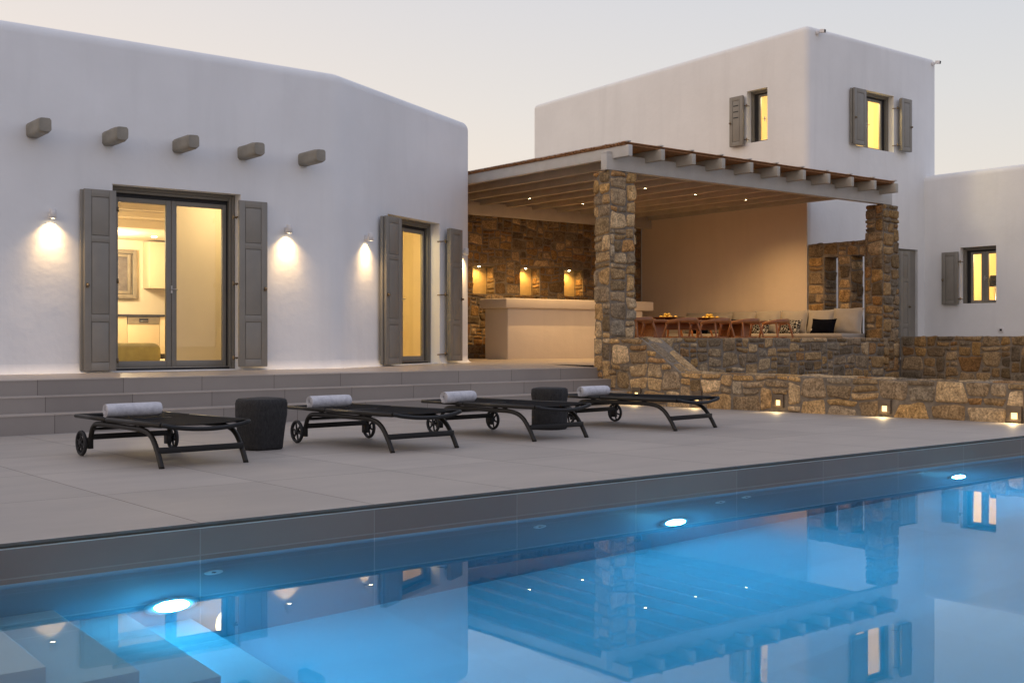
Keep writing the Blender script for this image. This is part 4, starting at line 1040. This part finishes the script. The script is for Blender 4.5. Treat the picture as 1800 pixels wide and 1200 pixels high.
mb.build('frame', plain('light_taupe', (.26, .22, .16), .5), kw, bevel=.004)
MB().box(7.60, 8.28, 22.97, 22.985, 1.79, 2.62).build('pane', plain('dusky_glass', (.16, .14, .13), .12, var=.3, vs=5), kw)
mb = MB(); mb.box(4.2, 6.62, 17.0, 18.0, TZ + .006, .835); o = mb.build('daybed', plain('olive_cloth', (.42, .38, .17), .9), None, bevel=.12, seg=6); tag(o, 'rounded olive upholstered daybed behind the wide glazed door', 'daybed')
for k, (x, lb) in enumerate(((8.35, 'left'), (8.62, 'middle'), (8.90, 'right'))):
    o = MB().lathe((x, 21.9 - k * .35, 2.90), [(0, -.001), (.055, -.001), (.05, -.012), (0, -.012)], 18).build('kitchen_downlight', M_lens, None); tag(o, '%s of three small ceiling lights above the kitchen counter' % lb, 'ceiling light', 'kitchen ceiling lights')

def curtain(F, s0, s1, d, z0, z1, label, mat, folds=6):
    rows = []
    for b in range(3):
        rows.append([F.p(s0 + (s1 - s0) * a / (folds * 8), d + .03 * math.sin(a * math.pi / 4) + .012 * math.sin(a * 1.9), z0 + (z1 - z0) * b / 2) for a in range(folds * 8 + 1)])
    mb = MB(); mb.grid(rows); mb.grid([[q - F.n * .003 for q in r_][::-1] for r_ in rows]); o = mb.build('curtain', mat, None, recalc=False); tag(o, label, 'curtain'); return o
M_curt = plain('yellow_curtain', (.72, .56, .20), .9, var=.05)
curtain(F2, 2.6, 3.4, -1.25, TZ + .02, 2.95, 'tall pale yellow curtain inside the narrow glazed door', M_curt)
curtain(FR_, 22.3, 23.2, -2.2, 4.4, 6.85, 'yellow curtain inside the upper window on the shaded side of the tower', M_curt, 5)
0 and curtain(FT, -15.9, -15.55, -.8, 4.4, 6.8, 'yellow curtain inside the small upper window above the pergola', M_curt, 4)
# lamp in the wing
lp = thing('table_lamp', (24.7, 13.50, TZ), 'lamp with a black drum shade seen through the wing window', 'lamp')
MB().lathe((24.7, 13.50, 0), [(.11, 2.33), (.15, 2.08), (.147, 2.08), (.107, 2.33)], 28).build('lamp_shade', plain('black_shade', (.012, .012, .014), .8), lp, recalc=False)
MB().lathe((24.7, 13.50, 0), [(.0, TZ + .005), (.13, TZ + .005), (.13, TZ + .02), (.015, TZ + .04), (.012, 2.12), (0, 2.12)], 20).build('stand', M_steel, lp)
MB().lathe((24.7, 13.50, 0), [(0, 2.12), (.03, 2.15), (.035, 2.19), (0, 2.23)], 14).build('bulb_glass', emit('bulb_glow', (1., .8, .45), 12), lp)
# socket
sk = thing('outdoor_socket', (23.44, 12.68, 1.03), 'small white outdoor socket low on the wing wall', 'socket')
MB().box(-12.74, -12.63, .0, .02, 1.03, 1.135, FW).build('cover_plate', M_lampw, sk, bevel=.004); MB().box(-12.71, -12.66, .0201, .024, 1.06, 1.105, FW).build('recess', M_gap, sk)
# security cameras
for k, (x, lb) in enumerate(((19.50, 'left security camera at the top corner of the tower'), (23.80, 'right security camera at the far top corner of the tower'))):
    z = 7.20; t_ = thing('security_camera', (x, 14.5, z - .06), lb, 'camera', 'security cameras on the tower')
    MB().lathe((x, 14.519, z), [(.0, 0), (.05, 0), (.052, -.02), (.038, -.045), (0, -.048)], 20, 'y').build('mount', M_lampw, t_)
    MB().tube([(x, 14.48, z - .005), (x + .03, 14.44, z + .02)], .013, 8).build('arm', M_lampw, t_)
    a = Vector((x + .035, 14.46, z + .03)); dr = Vector((.12, -.98, -.16)).normalized()
    MB().tube([a, a + dr * .11], .05, 4).build('camera_body', M_lampw, t_, bevel=.004); MB().tube([a + dr * .1105, a + dr * .113], .042, 4).build('camera_front', M_gap, t_)
